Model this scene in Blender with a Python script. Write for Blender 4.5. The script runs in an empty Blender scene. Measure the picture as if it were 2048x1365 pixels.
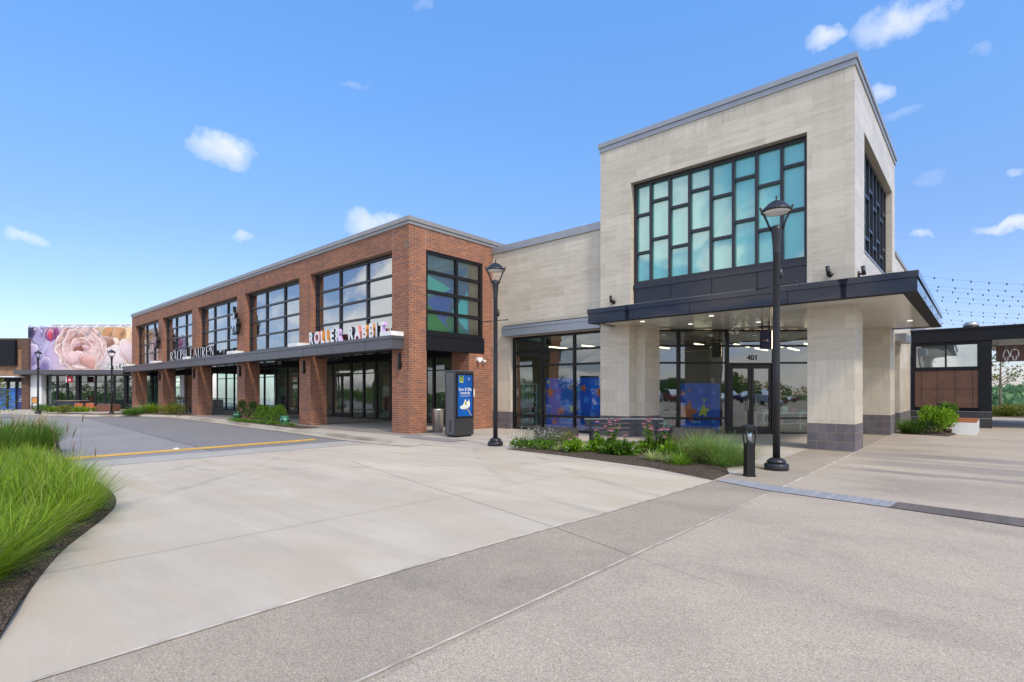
import bpy, math, random
from mathutils import Vector, noise, Matrix
random.seed(7)
SC = bpy.context.scene
COL = SC.collection
PI = math.pi
rnd = random.random
def U(a, b): return a + (b - a) * random.random()
ANG = math.atan2(944, 1060)                       # the view runs this far left of +Y
FX, FY = -math.sin(ANG), math.cos(ANG)
RX, RY = math.cos(ANG), math.sin(ANG)
def fr(l, d):                                      # diagonal grid (lateral, depth) -> world
    return (RX * l + FX * d, RY * l + FY * d)
WORLD = ((0, 0), (1, 0), (0, 1))
DIAG = ((0, 0), (RX, RY), (FX, FY))

# ------------------------------------------------------------------ materials
MATS = {}
class NT:
    def __init__(self, name):
        m = bpy.data.materials.new(name); m.use_nodes = True
        self.m = m; self.t = m.node_tree; self.t.nodes.clear(); MATS[name] = m
        self.out = self.t.nodes.new('ShaderNodeOutputMaterial')
    def n(self, typ, ins=None, **props):
        nd = self.t.nodes.new('ShaderNode' + typ)
        for k, v in props.items(): setattr(nd, k, v)
        for k, v in (ins or {}).items():
            s = nd.inputs[k]
            if isinstance(v, bpy.types.NodeSocket): self.t.links.new(v, s)
            elif isinstance(v, bpy.types.Node): self.t.links.new(v.outputs[0], s)
            else:
                if s.type == 'RGBA' and len(v) == 3: v = (*v, 1)
                s.default_value = v
        return nd
    def ramp(self, fac, stops, interp='LINEAR'):
        nd = self.n('ValToRGB', {0: fac}); r = nd.color_ramp; r.interpolation = interp
        while len(r.elements) < len(stops): r.elements.new(0.5)
        for e, (p, c) in zip(r.elements, stops):
            e.position = p; e.color = (*c, 1) if len(c) == 3 else c
        return nd
    def mixc(self, fac, a, b, mode='MIX'):
        nd = self.n('Mix', data_type='RGBA', blend_type=mode)
        for i, v in ((0, fac), (6, a), (7, b)):
            s = nd.inputs[i]
            if isinstance(v, bpy.types.Node): v = v.outputs[0] if v.bl_idname != 'ShaderNodeMix' else v.outputs[2]
            if isinstance(v, bpy.types.NodeSocket): self.t.links.new(v, s)
            else: s.default_value = v if i == 0 else ((*v, 1) if len(v) == 3 else v)
        return nd.outputs[2]
    def math(self, op, a, b=0.5, c=None, clamp=False):
        nd = self.n('Math', operation=op, use_clamp=clamp)
        for i, v in enumerate((a, b, c)):
            if v is None: continue
            if isinstance(v, bpy.types.Node): v = v.outputs[0]
            if isinstance(v, bpy.types.NodeSocket): self.t.links.new(v, nd.inputs[i])
            else: nd.inputs[i].default_value = v
        return nd.outputs[0]
    def end(self, shader):
        self.t.links.new(shader.outputs[0], self.out.inputs[0]); return self.m
    def obj(self): return self.n('TexCoord').outputs['Object']
    def wallco(self):                              # (along the wall, up, 0) for any upright face
        P = self.obj(); N = self.n('Normal') if False else self.n('NewGeometry').outputs['True Normal']
        cr = self.n('VectorMath', {0: N, 1: (0, 0, 1)}, operation='CROSS_PRODUCT')
        cn = self.n('VectorMath', {0: cr.outputs[0]}, operation='NORMALIZE')
        u = self.n('VectorMath', {0: P, 1: cn.outputs[0]}, operation='DOT_PRODUCT').outputs['Value']
        z = self.n('SeparateXYZ', {0: P}).outputs[2]
        return self.n('CombineXYZ', {0: u, 1: z, 2: 0.0}).outputs[0]

def plain(name, c, rough=0.6, metal=0.0, var=0.12, scale=3.0, bump=0.0, spec=0.5, bscale=60):
    g = NT(name)
    nz = g.n('TexNoise', {'Vector': g.obj(), 'Scale': scale, 'Detail': 5.0})
    f = g.ramp(nz.outputs[0], [(0.3, (1 - var,) * 3), (0.7, (1 + var,) * 3)])
    col = g.mixc(1.0, c, f, 'MULTIPLY')
    ins = {'Base Color': col, 'Roughness': rough, 'Metallic': metal, 'Specular IOR Level': spec}
    if bump:
        b = g.n('TexNoise', {'Vector': g.obj(), 'Scale': bscale, 'Detail': 3.0})
        ins['Normal'] = g.n('Bump', {'Height': b.outputs[0], 'Strength': bump, 'Distance': 0.01})
    return g.end(g.n('BsdfPrincipled', ins))

def emis(name, c, s):
    g = NT(name); return g.end(g.n('Emission', {0: c, 1: s}))

def brick(name, cols, mortar, bw, bh, ms):
    g = NT(name); co = g.wallco()
    sx = g.n('SeparateXYZ', {0: co})
    row = g.math('FLOOR', g.math('DIVIDE', sx.outputs[1], bh))
    half = g.math('MULTIPLY', g.math('MODULO', row, 2.0), 0.5)
    colx = g.math('FLOOR', g.math('ADD', g.math('DIVIDE', sx.outputs[0], bw), half))
    wn = g.n('TexWhiteNoise', {0: g.n('CombineXYZ', {0: colx, 1: row}).outputs[0]}, noise_dimensions='3D')
    br = g.n('TexBrick', {'Vector': co, 'Color1': (0, 0, 0), 'Color2': (0, 0, 0), 'Mortar': (1, 1, 1), 'Scale': 1.0,
             'Mortar Size': ms, 'Mortar Smooth': 0.2, 'Bias': 0.0, 'Brick Width': bw, 'Row Height': bh}, offset=0.5, squash=1.0)
    k = len(cols)
    base = g.ramp(wn.outputs[0], [((i + 0.0) / k, c) for i, c in enumerate(cols)])
    big = g.n('TexNoise', {'Vector': co, 'Scale': 0.6, 'Detail': 4.0})
    base2 = g.mixc(1.0, base, g.ramp(big.outputs[0], [(0.3, (0.82, 0.84, 0.86)), (0.7, (1.15, 1.08, 1.04))]), 'MULTIPLY')
    stv = g.n('TexNoise', {'Vector': g.n('VectorMath', {0: co, 1: (3.0, 0.22, 1)}, operation='MULTIPLY').outputs[0], 'Scale': 1.0, 'Detail': 5.0})
    base2 = g.mixc(1.0, base2, g.ramp(stv.outputs[0], [(0.33, (0.86, 0.87, 0.88)), (0.6, (1.03, 1.03, 1.03))]), 'MULTIPLY')
    col = g.mixc(br.outputs['Fac'], base2, mortar)
    fine = g.n('TexNoise', {'Vector': g.obj(), 'Scale': 90.0, 'Detail': 2.0})
    h = g.math('ADD', g.math('MULTIPLY', br.outputs['Fac'], -1.0), g.math('MULTIPLY', fine.outputs[0], 0.3))
    bp = g.n('Bump', {'Height': h, 'Strength': 0.35, 'Distance': 0.008})
    return g.end(g.n('BsdfPrincipled', {'Base Color': col, 'Roughness': 0.85, 'Normal': bp, 'Specular IOR Level': 0.25}))

brick('brick', [(0.345, 0.135, 0.074), (0.28, 0.115, 0.07), (0.395, 0.16, 0.083), (0.25, 0.108, 0.073), (0.325, 0.13, 0.073), (0.22, 0.10, 0.075)],
      (0.36, 0.255, 0.185), 0.30, 0.088, 0.009)
brick('brown_brick', [(0.12, 0.07, 0.05), (0.15, 0.08, 0.055), (0.10, 0.06, 0.045)], (0.17, 0.12, 0.10), 0.30, 0.088, 0.010)
brick('tan_brick', [(0.30, 0.16, 0.09), (0.34, 0.18, 0.10), (0.26, 0.14, 0.08)], (0.33, 0.24, 0.17), 0.30, 0.088, 0.010)
brick('block', [(0.145, 0.135, 0.15), (0.16, 0.15, 0.162), (0.13, 0.122, 0.136)], (0.24, 0.185, 0.13), 0.46, 0.24, 0.010)

def limestone():
    g = NT('limestone'); co = g.wallco()
    sx = g.n('SeparateXYZ', {0: co})
    bw, bh = 1.22, 0.405
    br = g.n('TexBrick', {'Vector': co, 'Color1': (0.0, 0, 0), 'Color2': (0, 0, 0), 'Mortar': (1, 1, 1), 'Scale': 1.0, 'Mortar Size': 0.004,
             'Mortar Smooth': 0.1, 'Bias': 0.0, 'Brick Width': bw, 'Row Height': bh}, offset=0.37, squash=1.0)
    row = g.math('FLOOR', g.math('DIVIDE', sx.outputs[1], bh))
    colx = g.math('FLOOR', g.math('ADD', g.math('DIVIDE', sx.outputs[0], bw), g.math('MULTIPLY', g.math('MODULO', row, 2.0), 0.37)))
    wn = g.n('TexWhiteNoise', {0: g.n('CombineXYZ', {0: colx, 1: row}).outputs[0]}, noise_dimensions='3D')
    # upright grain near the ground and along the top, level grain between, broken up stone by stone
    low = g.math('LESS_THAN', sx.outputs[1], 2.52); hi = g.math('GREATER_THAN', sx.outputs[1], 9.72)
    up = g.math('MAXIMUM', low, hi)
    sep = g.n('CombineXYZ', {0: g.math('MULTIPLY', wn.outputs[0], 37.0), 1: row, 2: 0.0}).outputs[0]
    a1 = g.n('VectorMath', {0: co, 1: (0.8, 6.0, 1.0)}, operation='MULTIPLY').outputs[0]
    a2 = g.n('VectorMath', {0: co, 1: (8.0, 0.6, 1.0)}, operation='MULTIPLY').outputs[0]
    v1 = g.n('TexNoise', {'Vector': g.n('VectorMath', {0: a1, 1: sep}, operation='ADD').outputs[0], 'Scale': 1.6, 'Detail': 5.0, 'Distortion': 0.5})
    v2 = g.n('TexNoise', {'Vector': g.n('VectorMath', {0: a2, 1: sep}, operation='ADD').outputs[0], 'Scale': 1.6, 'Detail': 5.0, 'Distortion': 0.3})
    v = g.n('Mix', {0: up, 2: v1.outputs[0], 3: v2.outputs[0]}, data_type='FLOAT').outputs[0]
    c = g.ramp(v, [(0.20, (0.50, 0.43, 0.335)), (0.45, (0.60, 0.535, 0.43)), (0.75, (0.66, 0.605, 0.505))])
    t = g.ramp(wn.outputs[0], [(0.0, (0.90, 0.895, 0.885)), (1.0, (1.06, 1.06, 1.06))])
    c2 = g.mixc(1.0, c, t, 'MULTIPLY')
    stv = g.n('TexNoise', {'Vector': g.n('VectorMath', {0: co, 1: (2.6, 0.16, 1)}, operation='MULTIPLY').outputs[0], 'Scale': 1.0, 'Detail': 6.0})
    c2 = g.mixc(1.0, c2, g.ramp(stv.outputs[0], [(0.34, (0.96, 0.958, 0.95)), (0.58, (1.01, 1.01, 1.01))]), 'MULTIPLY')
    col = g.mixc(g.math('MULTIPLY', br.outputs['Fac'], 0.40), c2, (0.27, 0.23, 0.19))
    bp = g.n('Bump', {'Height': g.math('SUBTRACT', v, br.outputs['Fac']), 'Strength': 0.12, 'Distance': 0.006})
    return g.end(g.n('BsdfPrincipled', {'Base Color': col, 'Roughness': 0.36, 'Normal': bp, 'Specular IOR Level': 0.5}))
limestone()

def concrete(name, a, b, stain, sc=0.5, marks=False):
    g = NT(name); P = g.obj()
    n1 = g.n('TexNoise', {'Vector': P, 'Scale': sc, 'Detail': 7.0, 'Roughness': 0.62, 'Distortion': 0.6})
    st = g.n('VectorMath', {0: P, 1: (0.35, 1.3, 1.0)}, operation='MULTIPLY').outputs[0]
    n2 = g.n('TexNoise', {'Vector': st, 'Scale': 1.1, 'Detail': 6.0, 'Distortion': 0.8})
    n3 = g.n('TexNoise', {'Vector': P, 'Scale': 140.0, 'Detail': 2.0})
    c = g.ramp(n1.outputs[0], [(0.32, a), (0.68, b)])
    if marks:
        x, y, z = [g.n('SeparateXYZ', {0: P}).outputs[i] for i in range(3)]
        cell = g.n('CombineXYZ', {0: g.math('FLOOR', g.math('DIVIDE', g.math('ADD', x, 3.3), 3.9)), 1: g.math('FLOOR', g.math('DIVIDE', g.math('SUBTRACT', y, 2.6), 2.75))}).outputs[0]
        wn = g.n('TexWhiteNoise', {0: cell}, noise_dimensions='3D')
        c = g.mixc(1.0, c, g.ramp(wn.outputs[0], [(0, (0.94, 0.94, 0.95)), (1, (1.05, 1.045, 1.03))]), 'MULTIPLY')
        wv = g.n('TexNoise', {'Vector': g.n('VectorMath', {0: P, 1: (0.10, 0.9, 1)}, operation='MULTIPLY').outputs[0], 'Scale': 1.6, 'Detail': 6.0, 'Roughness': 0.65, 'Distortion': 0.4})
        c = g.mixc(1.0, c, g.ramp(wv.outputs[0], [(0.36, (0.92, 0.91, 0.90)), (0.5, (1.0, 1.0, 1.0)), (0.66, (1.07, 1.06, 1.05))]), 'MULTIPLY')
        tm = None
        for cx_, cy_, R_ in ((-24.0, -9.0, 17.0), (-24.0, -9.0, 18.55), (2.0, 22.0, 15.6), (2.0, 22.0, 17.1), (-30.0, 24.0, 27.0)):
            dd = g.n('VectorMath', {0: P, 1: (cx_, cy_, 0.0)}, operation='DISTANCE').outputs['Value']
            e = g.n('MapRange', {0: g.math('ABSOLUTE', g.math('SUBTRACT', g.math('ADD', dd, g.math('MULTIPLY', n1.outputs[0], 0.5)), R_ + 0.25)), 1: 0.14, 2: 0.04, 3: 0.0, 4: 1.0}, clamp=True).outputs[0]
            tm = e if tm is None else g.math('MAXIMUM', tm, e)
        tm = g.math('MULTIPLY', tm, g.n('MapRange', {0: wv.outputs[0], 1: 0.38, 2: 0.62, 3: 0.30, 4: 0.0}, clamp=True).outputs[0])
        c = g.mixc(tm, c, (0.16, 0.15, 0.14))
    c = g.mixc(g.ramp(n2.outputs[0], [(0.46, (0, 0, 0)), (0.68, (0.8, 0.8, 0.8))]), c, stain)
    c = g.mixc(1.0, c, g.ramp(n3.outputs[0], [(0.3, (0.9, 0.9, 0.9)), (0.7, (1.08, 1.08, 1.08))]), 'MULTIPLY')
    sp = g.n('TexVoronoi', {'Vector': P, 'Scale': 2.3})
    spk = g.ramp(sp.outputs['Distance'], [(0.0, (1, 1, 1)), (0.035, (0, 0, 0))])
    keep = g.math('GREATER_THAN', g.n('SeparateColor', {0: sp.outputs['Color']}).outputs[0], 0.72)
    c = g.mixc(g.math('MULTIPLY', spk.outputs[0], g.math('MULTIPLY', keep, 0.7)), c, (0.10, 0.085, 0.07))
    bp = g.n('Bump', {'Height': n3.outputs[0], 'Strength': 0.12, 'Distance': 0.004})
    return g.end(g.n('BsdfPrincipled', {'Base Color': c, 'Roughness': 0.8, 'Normal': bp, 'Specular IOR Level': 0.3}))
concrete('concrete', (0.485, 0.422, 0.336), (0.555, 0.490, 0.394), (0.48, 0.395, 0.285), 0.5, True)
concrete('apron_concrete', (0.40, 0.375, 0.34), (0.44, 0.415, 0.375), (0.385, 0.35, 0.30))
concrete('walk_concrete', (0.43, 0.385, 0.32), (0.50, 0.45, 0.375), (0.38, 0.33, 0.27))
concrete('kerb_concrete', (0.40, 0.355, 0.29), (0.52, 0.47, 0.39), (0.24, 0.195, 0.14), 0.9)
concrete('dark_paving', (0.25, 0.225, 0.215), (0.29, 0.265, 0.25), (0.23, 0.21, 0.20))

def aggregate(name, tint, dark_bands=False):
    g = NT(name); P = g.obj()
    v1 = g.n('TexVoronoi', {'Vector': P, 'Scale': 125.0, 'Randomness': 1.0})
    sc = g.n('SeparateColor', {0: v1.outputs['Color']})
    c = g.ramp(sc.outputs[0], [(0.0, (0.17, 0.135, 0.11)), (0.14, (0.30, 0.255, 0.215)), (0.40, (0.40, 0.36, 0.325)), (0.62, (0.345, 0.345, 0.365)), (0.80, (0.49, 0.435, 0.365)), (1.0, (0.58, 0.54, 0.48))])
    cem = g.n('TexNoise', {'Vector': g.n('VectorMath', {0: P, 1: (0.55, 1.0, 1)}, operation='MULTIPLY').outputs[0], 'Scale': 0.5, 'Detail': 9.0, 'Roughness': 0.68, 'Distortion': 0.3})
    gum = g.n('TexVoronoi', {'Vector': P, 'Scale': 1.4})
    gk = g.math('MULTIPLY', g.math('GREATER_THAN', g.n('SeparateColor', {0: gum.outputs['Color']}).outputs[1], 0.6), g.math('LESS_THAN', gum.outputs['Distance'], 0.035))
    c = g.mixc(g.ramp(v1.outputs['Distance'], [(0.35, (0, 0, 0)), (0.62, (0.8, 0.8, 0.8))]), c, (0.33, 0.305, 0.28))
    c = g.mixc(1.0, c, g.ramp(cem.outputs[0], [(0.34, (0.76, 0.765, 0.775)), (0.5, (0.97, 0.97, 0.97)), (0.68, (1.13, 1.11, 1.08))]), 'MULTIPLY')
    c = g.mixc(1.0, c, tint, 'MULTIPLY')
    c = g.mixc(g.math('MULTIPLY', gk, 0.55), c, (0.09, 0.08, 0.075))
    if dark_bands:                                     # darker bands painted along X in the side walk
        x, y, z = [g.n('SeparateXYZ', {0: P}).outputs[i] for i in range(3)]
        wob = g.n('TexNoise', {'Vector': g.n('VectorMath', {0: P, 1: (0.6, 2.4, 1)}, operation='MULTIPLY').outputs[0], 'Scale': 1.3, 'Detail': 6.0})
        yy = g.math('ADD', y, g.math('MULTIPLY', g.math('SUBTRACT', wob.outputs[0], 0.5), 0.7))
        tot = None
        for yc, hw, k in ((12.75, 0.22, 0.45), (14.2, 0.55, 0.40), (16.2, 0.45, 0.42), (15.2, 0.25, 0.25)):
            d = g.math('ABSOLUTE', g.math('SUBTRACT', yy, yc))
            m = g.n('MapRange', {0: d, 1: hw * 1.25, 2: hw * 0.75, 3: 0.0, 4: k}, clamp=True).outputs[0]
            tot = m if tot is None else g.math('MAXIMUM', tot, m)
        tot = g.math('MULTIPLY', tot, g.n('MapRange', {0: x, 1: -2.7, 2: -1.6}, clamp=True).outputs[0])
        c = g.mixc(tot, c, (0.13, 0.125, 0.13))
    bp = g.n('Bump', {'Height': v1.outputs['Distance'], 'Strength': 0.25, 'Distance': -0.004})
    return g.end(g.n('BsdfPrincipled', {'Base Color': c, 'Roughness': 0.75, 'Normal': bp, 'Specular IOR Level': 0.3}))
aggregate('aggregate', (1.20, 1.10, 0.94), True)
aggregate('aggregate_band', (1.0, 0.92, 0.78))

def asphalt():
    g = NT('asphalt'); P = g.obj()
    n1 = g.n('TexNoise', {'Vector': P, 'Scale': 0.35, 'Detail': 8.0, 'Roughness': 0.6})
    v = g.n('TexVoronoi', {'Vector': P, 'Scale': 55.0})
    c = g.ramp(n1.outputs[0], [(0.3, (0.245, 0.23, 0.225)), (0.7, (0.295, 0.28, 0.27))])
    c = g.mixc(1.0, c, g.ramp(g.n('SeparateColor', {0: v.outputs['Color']}).outputs[0], [(0, (0.75, 0.75, 0.75)), (1, (1.25, 1.25, 1.25))]), 'MULTIPLY')
    x, y, z = [g.n('SeparateXYZ', {0: P}).outputs[i] for i in range(3)]
    wb = g.math('MULTIPLY', g.math('SUBTRACT', n1.outputs[0], 0.5), 0.25)
    lane = g.math('GREATER_THAN', g.math('ADD', y, wb), g.math('MULTIPLY_ADD', x, -0.06, 4.6))
    c = g.mixc(g.math('MULTIPLY', lane, 0.40), c, (0.15, 0.142, 0.14))
    d = g.math('ABSOLUTE', g.math('SUBTRACT', g.math('ADD', y, wb), g.math('MULTIPLY_ADD', x, -0.06, 4.6)))
    c = g.mixc(g.n('MapRange', {0: d, 1: 0.06, 2: 0.02, 3: 0.0, 4: 0.55}, clamp=True).outputs[0], c, (0.07, 0.068, 0.07))
    bp = g.n('Bump', {'Height': v.outputs['Distance'], 'Strength': 0.25, 'Distance': 0.004})
    return g.end(g.n('BsdfPrincipled', {'Base Color': c, 'Roughness': 0.8, 'Normal': bp, 'Specular IOR Level': 0.3}))
asphalt()

def mulch():
    g = NT('mulch'); P = g.obj()
    v = g.n('TexVoronoi', {'Vector': g.n('VectorMath', {0: P, 1: (1.0, 2.1, 1.0)}, operation='MULTIPLY').outputs[0], 'Scale': 62.0})
    c = g.ramp(g.n('SeparateColor', {0: v.outputs['Color']}).outputs[0], [(0, (0.035, 0.024, 0.018)), (0.45, (0.10, 0.07, 0.05)), (0.8, (0.17, 0.125, 0.09)), (1, (0.30, 0.24, 0.18))])
    bp = g.n('Bump', {'Height': v.outputs['Distance'], 'Strength': 1.0, 'Distance': -0.02})
    return g.end(g.n('BsdfPrincipled', {'Base Color': c, 'Roughness': 0.9, 'Normal': bp, 'Specular IOR Level': 0.2}))
mulch()

def leafmat(name, cols, trans=0.35, rough=0.5):
    g = NT(name); rp = g.n('NewGeometry').outputs['Random Per Island']
    k = len(cols) - 1
    c = g.ramp(rp, [(i / k, c) for i, c in enumerate(cols)])
    nz = g.n('TexNoise', {'Vector': g.obj(), 'Scale': 1.6, 'Detail': 3.0})
    c2 = g.mixc(1.0, c, g.ramp(nz.outputs[0], [(0.3, (0.75, 0.78, 0.75)), (0.7, (1.2, 1.15, 1.1))]), 'MULTIPLY')
    a = g.n('BsdfPrincipled', {'Base Color': c2, 'Roughness': rough, 'Specular IOR Level': 0.35})
    b = g.n('BsdfTranslucent', {0: c2})
    return g.end(g.n('MixShader', {0: trans, 1: a.outputs[0], 2: b.outputs[0]}))
leafmat('lime_grass', [(0.05, 0.12, 0.004), (0.11, 0.23, 0.006), (0.17, 0.32, 0.008), (0.23, 0.38, 0.010), (0.29, 0.44, 0.014), (0.36, 0.49, 0.04), (0.50, 0.46, 0.18)], 0.40)
leafmat('fountain_grass', [(0.09, 0.18, 0.02), (0.15, 0.28, 0.035), (0.22, 0.35, 0.06)], 0.4)
leafmat('seed_head', [(0.16, 0.10, 0.07), (0.30, 0.21, 0.13)], 0.2)
leafmat('pale_seed', [(0.42, 0.33, 0.20), (0.55, 0.46, 0.30)], 0.2)
leafmat('sage_grass', [(0.13, 0.25, 0.05), (0.21, 0.36, 0.08), (0.31, 0.46, 0.14)], 0.4)
leafmat('leaf_green', [(0.06, 0.14, 0.015), (0.105, 0.22, 0.02), (0.155, 0.29, 0.03)], 0.35)
leafmat('leaf_bright', [(0.13, 0.27, 0.012), (0.20, 0.37, 0.02), (0.27, 0.45, 0.03)], 0.4)
leafmat('leaf_dark', [(0.02, 0.055, 0.012), (0.035, 0.085, 0.018), (0.05, 0.11, 0.02)], 0.25)
leafmat('leaf_olive', [(0.10, 0.13, 0.02), (0.17, 0.20, 0.03), (0.24, 0.25, 0.04)], 0.35)
leafmat('hill_leaf', [(0.10, 0.20, 0.10), (0.14, 0.26, 0.12), (0.18, 0.30, 0.13)], 0.2)
leafmat('leaf_stripe', [(0.10, 0.22, 0.03), (0.45, 0.50, 0.22), (0.20, 0.32, 0.06), (0.62, 0.62, 0.36)], 0.3)
leafmat('petal_pink', [(0.50, 0.18, 0.30), (0.62, 0.30, 0.43), (0.68, 0.42, 0.52)], 0.35)
leafmat('rosy_leaf', [(0.10, 0.14, 0.04), (0.16, 0.18, 0.06), (0.42, 0.17, 0.22)], 0.3)
leafmat('petal_white', [(0.75, 0.75, 0.70), (0.85, 0.85, 0.82)], 0.3)
plain('cone_brown', (0.13, 0.035, 0.02), 0.8)
plain('bark', (0.22, 0.17, 0.13), 0.9, bump=0.6)
plain('stem', (0.09, 0.16, 0.03), 0.6)

plain('navy_panel', (0.017, 0.0185, 0.030), 0.14, 0.0, 0.06, 1.2, spec=0.5)
plain('navy_gloss', (0.017, 0.0185, 0.030), 0.035, 0.0, 0.05, 1.2)
plain('grey_panel', (0.098, 0.097, 0.112), 0.36, 0.25, 0.06, 1.2)
plain('black_panel', (0.009, 0.010, 0.015), 0.6, 0.0, 0.10, 1.5, spec=0.25)
plain('mullion', (0.014, 0.014, 0.017), 0.38, 0.3, 0.05)
plain('mullion_grey', (0.035, 0.036, 0.044), 0.35, 0.4, 0.05)
plain('groove', (0.006, 0.006, 0.008), 0.8)
plain('coping_grey', (0.33, 0.345, 0.37), 0.42, 0.35, 0.06)
plain('coping_brick', (0.32, 0.31, 0.30), 0.45, 0.3, 0.06)
plain('lintel_silver', (0.30, 0.325, 0.37), 0.38, 0.4, 0.05)
plain('lamp_black', (0.022, 0.023, 0.027), 0.38, 0.2, 0.08, 6.0)
plain('bollard_black', (0.010, 0.010, 0.011), 0.4, 0.2, 0.08)
plain('lens', (0.75, 0.76, 0.78), 0.25)
plain('white_paint', (0.80, 0.80, 0.79), 0.5, var=0.05)
plain('white_metal', (0.70, 0.72, 0.74), 0.35, 0.0, 0.04)
plain('chrome', (0.42, 0.43, 0.46), 0.16, 1.0, 0.05)
plain('steel', (0.50, 0.48, 0.46), 0.35, 0.85, 0.12)
plain('grey_bin', (0.23, 0.23, 0.235), 0.5, 0.2)
plain('kiosk_body', (0.050, 0.048, 0.050), 0.42, 0.3, 0.06)
plain('kiosk_side', (0.13, 0.125, 0.135), 0.4, 0.4, 0.06)
plain('yellow_paint', (0.66, 0.38, 0.055), 0.7, var=0.22, scale=5.0, bump=0.1)
plain('joint_pale', (0.50, 0.44, 0.36), 0.85, var=0.35, scale=5)
plain('patch', (0.22, 0.16, 0.125), 0.9, var=0.35, scale=9)
plain('joint_dark', (0.33, 0.295, 0.235), 0.9, var=0.2, scale=3)
plain('planter_black', (0.038, 0.037, 0.037), 0.6, var=0.15)
plain('bench_metal', (0.012, 0.014, 0.024), 0.6, 0.0)
plain('wood_orange', (0.38, 0.125, 0.04), 0.5, var=0.25, scale=7)
plain('chair_orange', (0.48, 0.13, 0.05), 0.5)
plain('planter_navy', (0.022, 0.026, 0.05), 0.5)
plain('corten', (0.115, 0.060, 0.042), 0.75, 0.0, 0.22, 2.2, 0.2)
plain('sign_brown', (0.11, 0.055, 0.042), 0.6)
plain('sign_navy', (0.016, 0.018, 0.075), 0.4)
plain('sign_red', (0.36, 0.010, 0.020), 0.5)
plain('blue_door', (0.035, 0.16, 0.55), 0.5)
plain('navy_door', (0.03, 0.04, 0.16), 0.5)
plain('green_glaze', (0.05, 0.20, 0.14), 0.25)
plain('paper_white', (0.8, 0.8, 0.8), 0.8)
plain('inner_dark', (0.045, 0.042, 0.038), 0.8, var=0.3, scale=0.8)
plain('inner_wall', (0.22, 0.23, 0.215), 0.8, var=0.15, scale=0.6)
plain('inner_floor', (0.18, 0.17, 0.155), 0.5, var=0.15)
plain('inner_teal', (0.30, 0.42, 0.40), 0.6, var=0.2, scale=2)
plain('toy_white', (0.62, 0.66, 0.66), 0.6)
plain('cloth_tan', (0.42, 0.32, 0.22), 0.9)
plain('cloth_blue', (0.06, 0.10, 0.26), 0.9)
plain('cloth_white', (0.75, 0.75, 0.75), 0.9)
plain('cloth_dark', (0.015, 0.015, 0.02), 0.9)
plain('skin', (0.30, 0.17, 0.11), 0.6)
plain('hair', (0.02, 0.015, 0.012), 0.7)
plain('text_dark', (0.02, 0.02, 0.022), 0.6)
plain('text_white', (0.82, 0.82, 0.82), 0.6)
plain('text_grey', (0.36, 0.36, 0.38), 0.6)
plain('sh_navy', (0.022, 0.026, 0.055), 0.5)
plain('sh_pink', (0.62, 0.20, 0.20), 0.5)
plain('sh_orange', (0.60, 0.27, 0.07), 0.5)
plain('sh_lilac', (0.55, 0.38, 0.72), 0.5)
plain('terracotta', (0.16, 0.075, 0.05), 0.8)
plain('dark_asphalt', (0.06, 0.06, 0.063), 0.85, var=0.25, scale=0.4)
plain('tyre', (0.012, 0.012, 0.012), 0.8)
plain('meadow', (0.085, 0.13, 0.03), 0.9, var=0.35, scale=0.12)
plain('hill_green', (0.10, 0.17, 0.09), 0.95, var=0.4, scale=0.06)
plain('pale_cladding', (0.42, 0.42, 0.43), 0.7)
emis('light_strip', (1.0, 0.76, 0.48), 4.0)
emis('downlight', (1.0, 0.93, 0.82), 0.9)

def slats():
    g = NT('soffit_slats'); P = g.obj()
    y = g.n('SeparateXYZ', {0: P}).outputs[1]
    fr_ = g.math('FRACT', g.math('MULTIPLY', y, 6.6))
    groove = g.math('LESS_THAN', fr_, 0.09)
    c = g.mixc(groove, (0.62, 0.60, 0.55), (0.30, 0.29, 0.26))
    wv = g.n('TexNoise', {'Vector': g.n('VectorMath', {0: P, 1: (0.8, 7.0, 1)}, operation='MULTIPLY').outputs[0], 'Scale': 1.0, 'Detail': 2.0})
    bp = g.n('Bump', {'Height': g.math('ADD', wv.outputs[0], groove), 'Strength': 0.10, 'Distance': 0.02})
    return g.end(g.n('BsdfPrincipled', {'Base Color': c, 'Roughness': 0.22, 'Normal': bp, 'Specular IOR Level': 0.6}))
slats()
def pavers(name, a, b):
    g = NT(name); P = g.obj()
    x = g.n('SeparateXYZ', {0: P}).outputs[0]
    wn = g.n('TexWhiteNoise', {'W': g.math('FLOOR', g.math('MULTIPLY', x, 9.0))}, noise_dimensions='1D')
    gap = g.math('LESS_THAN', g.math('FRACT', g.math('MULTIPLY', x, 9.0)), 0.07)
    nz = g.n('TexNoise', {'Vector': P, 'Scale': 30.0, 'Detail': 4.0})
    c = g.mixc(wn.outputs[0], a, b)
    c = g.mixc(1.0, c, g.ramp(nz.outputs[0], [(0.3, (0.8, 0.8, 0.8)), (0.7, (1.15, 1.15, 1.15))]), 'MULTIPLY')
    c = g.mixc(g.math('MULTIPLY', gap, 0.45), c, (0.09, 0.085, 0.085))
    return g.end(g.n('BsdfPrincipled', {'Base Color': c, 'Roughness': 0.8, 'Specular IOR Level': 0.3}))
pavers('paver_blue', (0.285, 0.29, 0.305), (0.335, 0.335, 0.345))
pavers('paver_dark', (0.12, 0.10, 0.09), (0.155, 0.13, 0.115))

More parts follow.
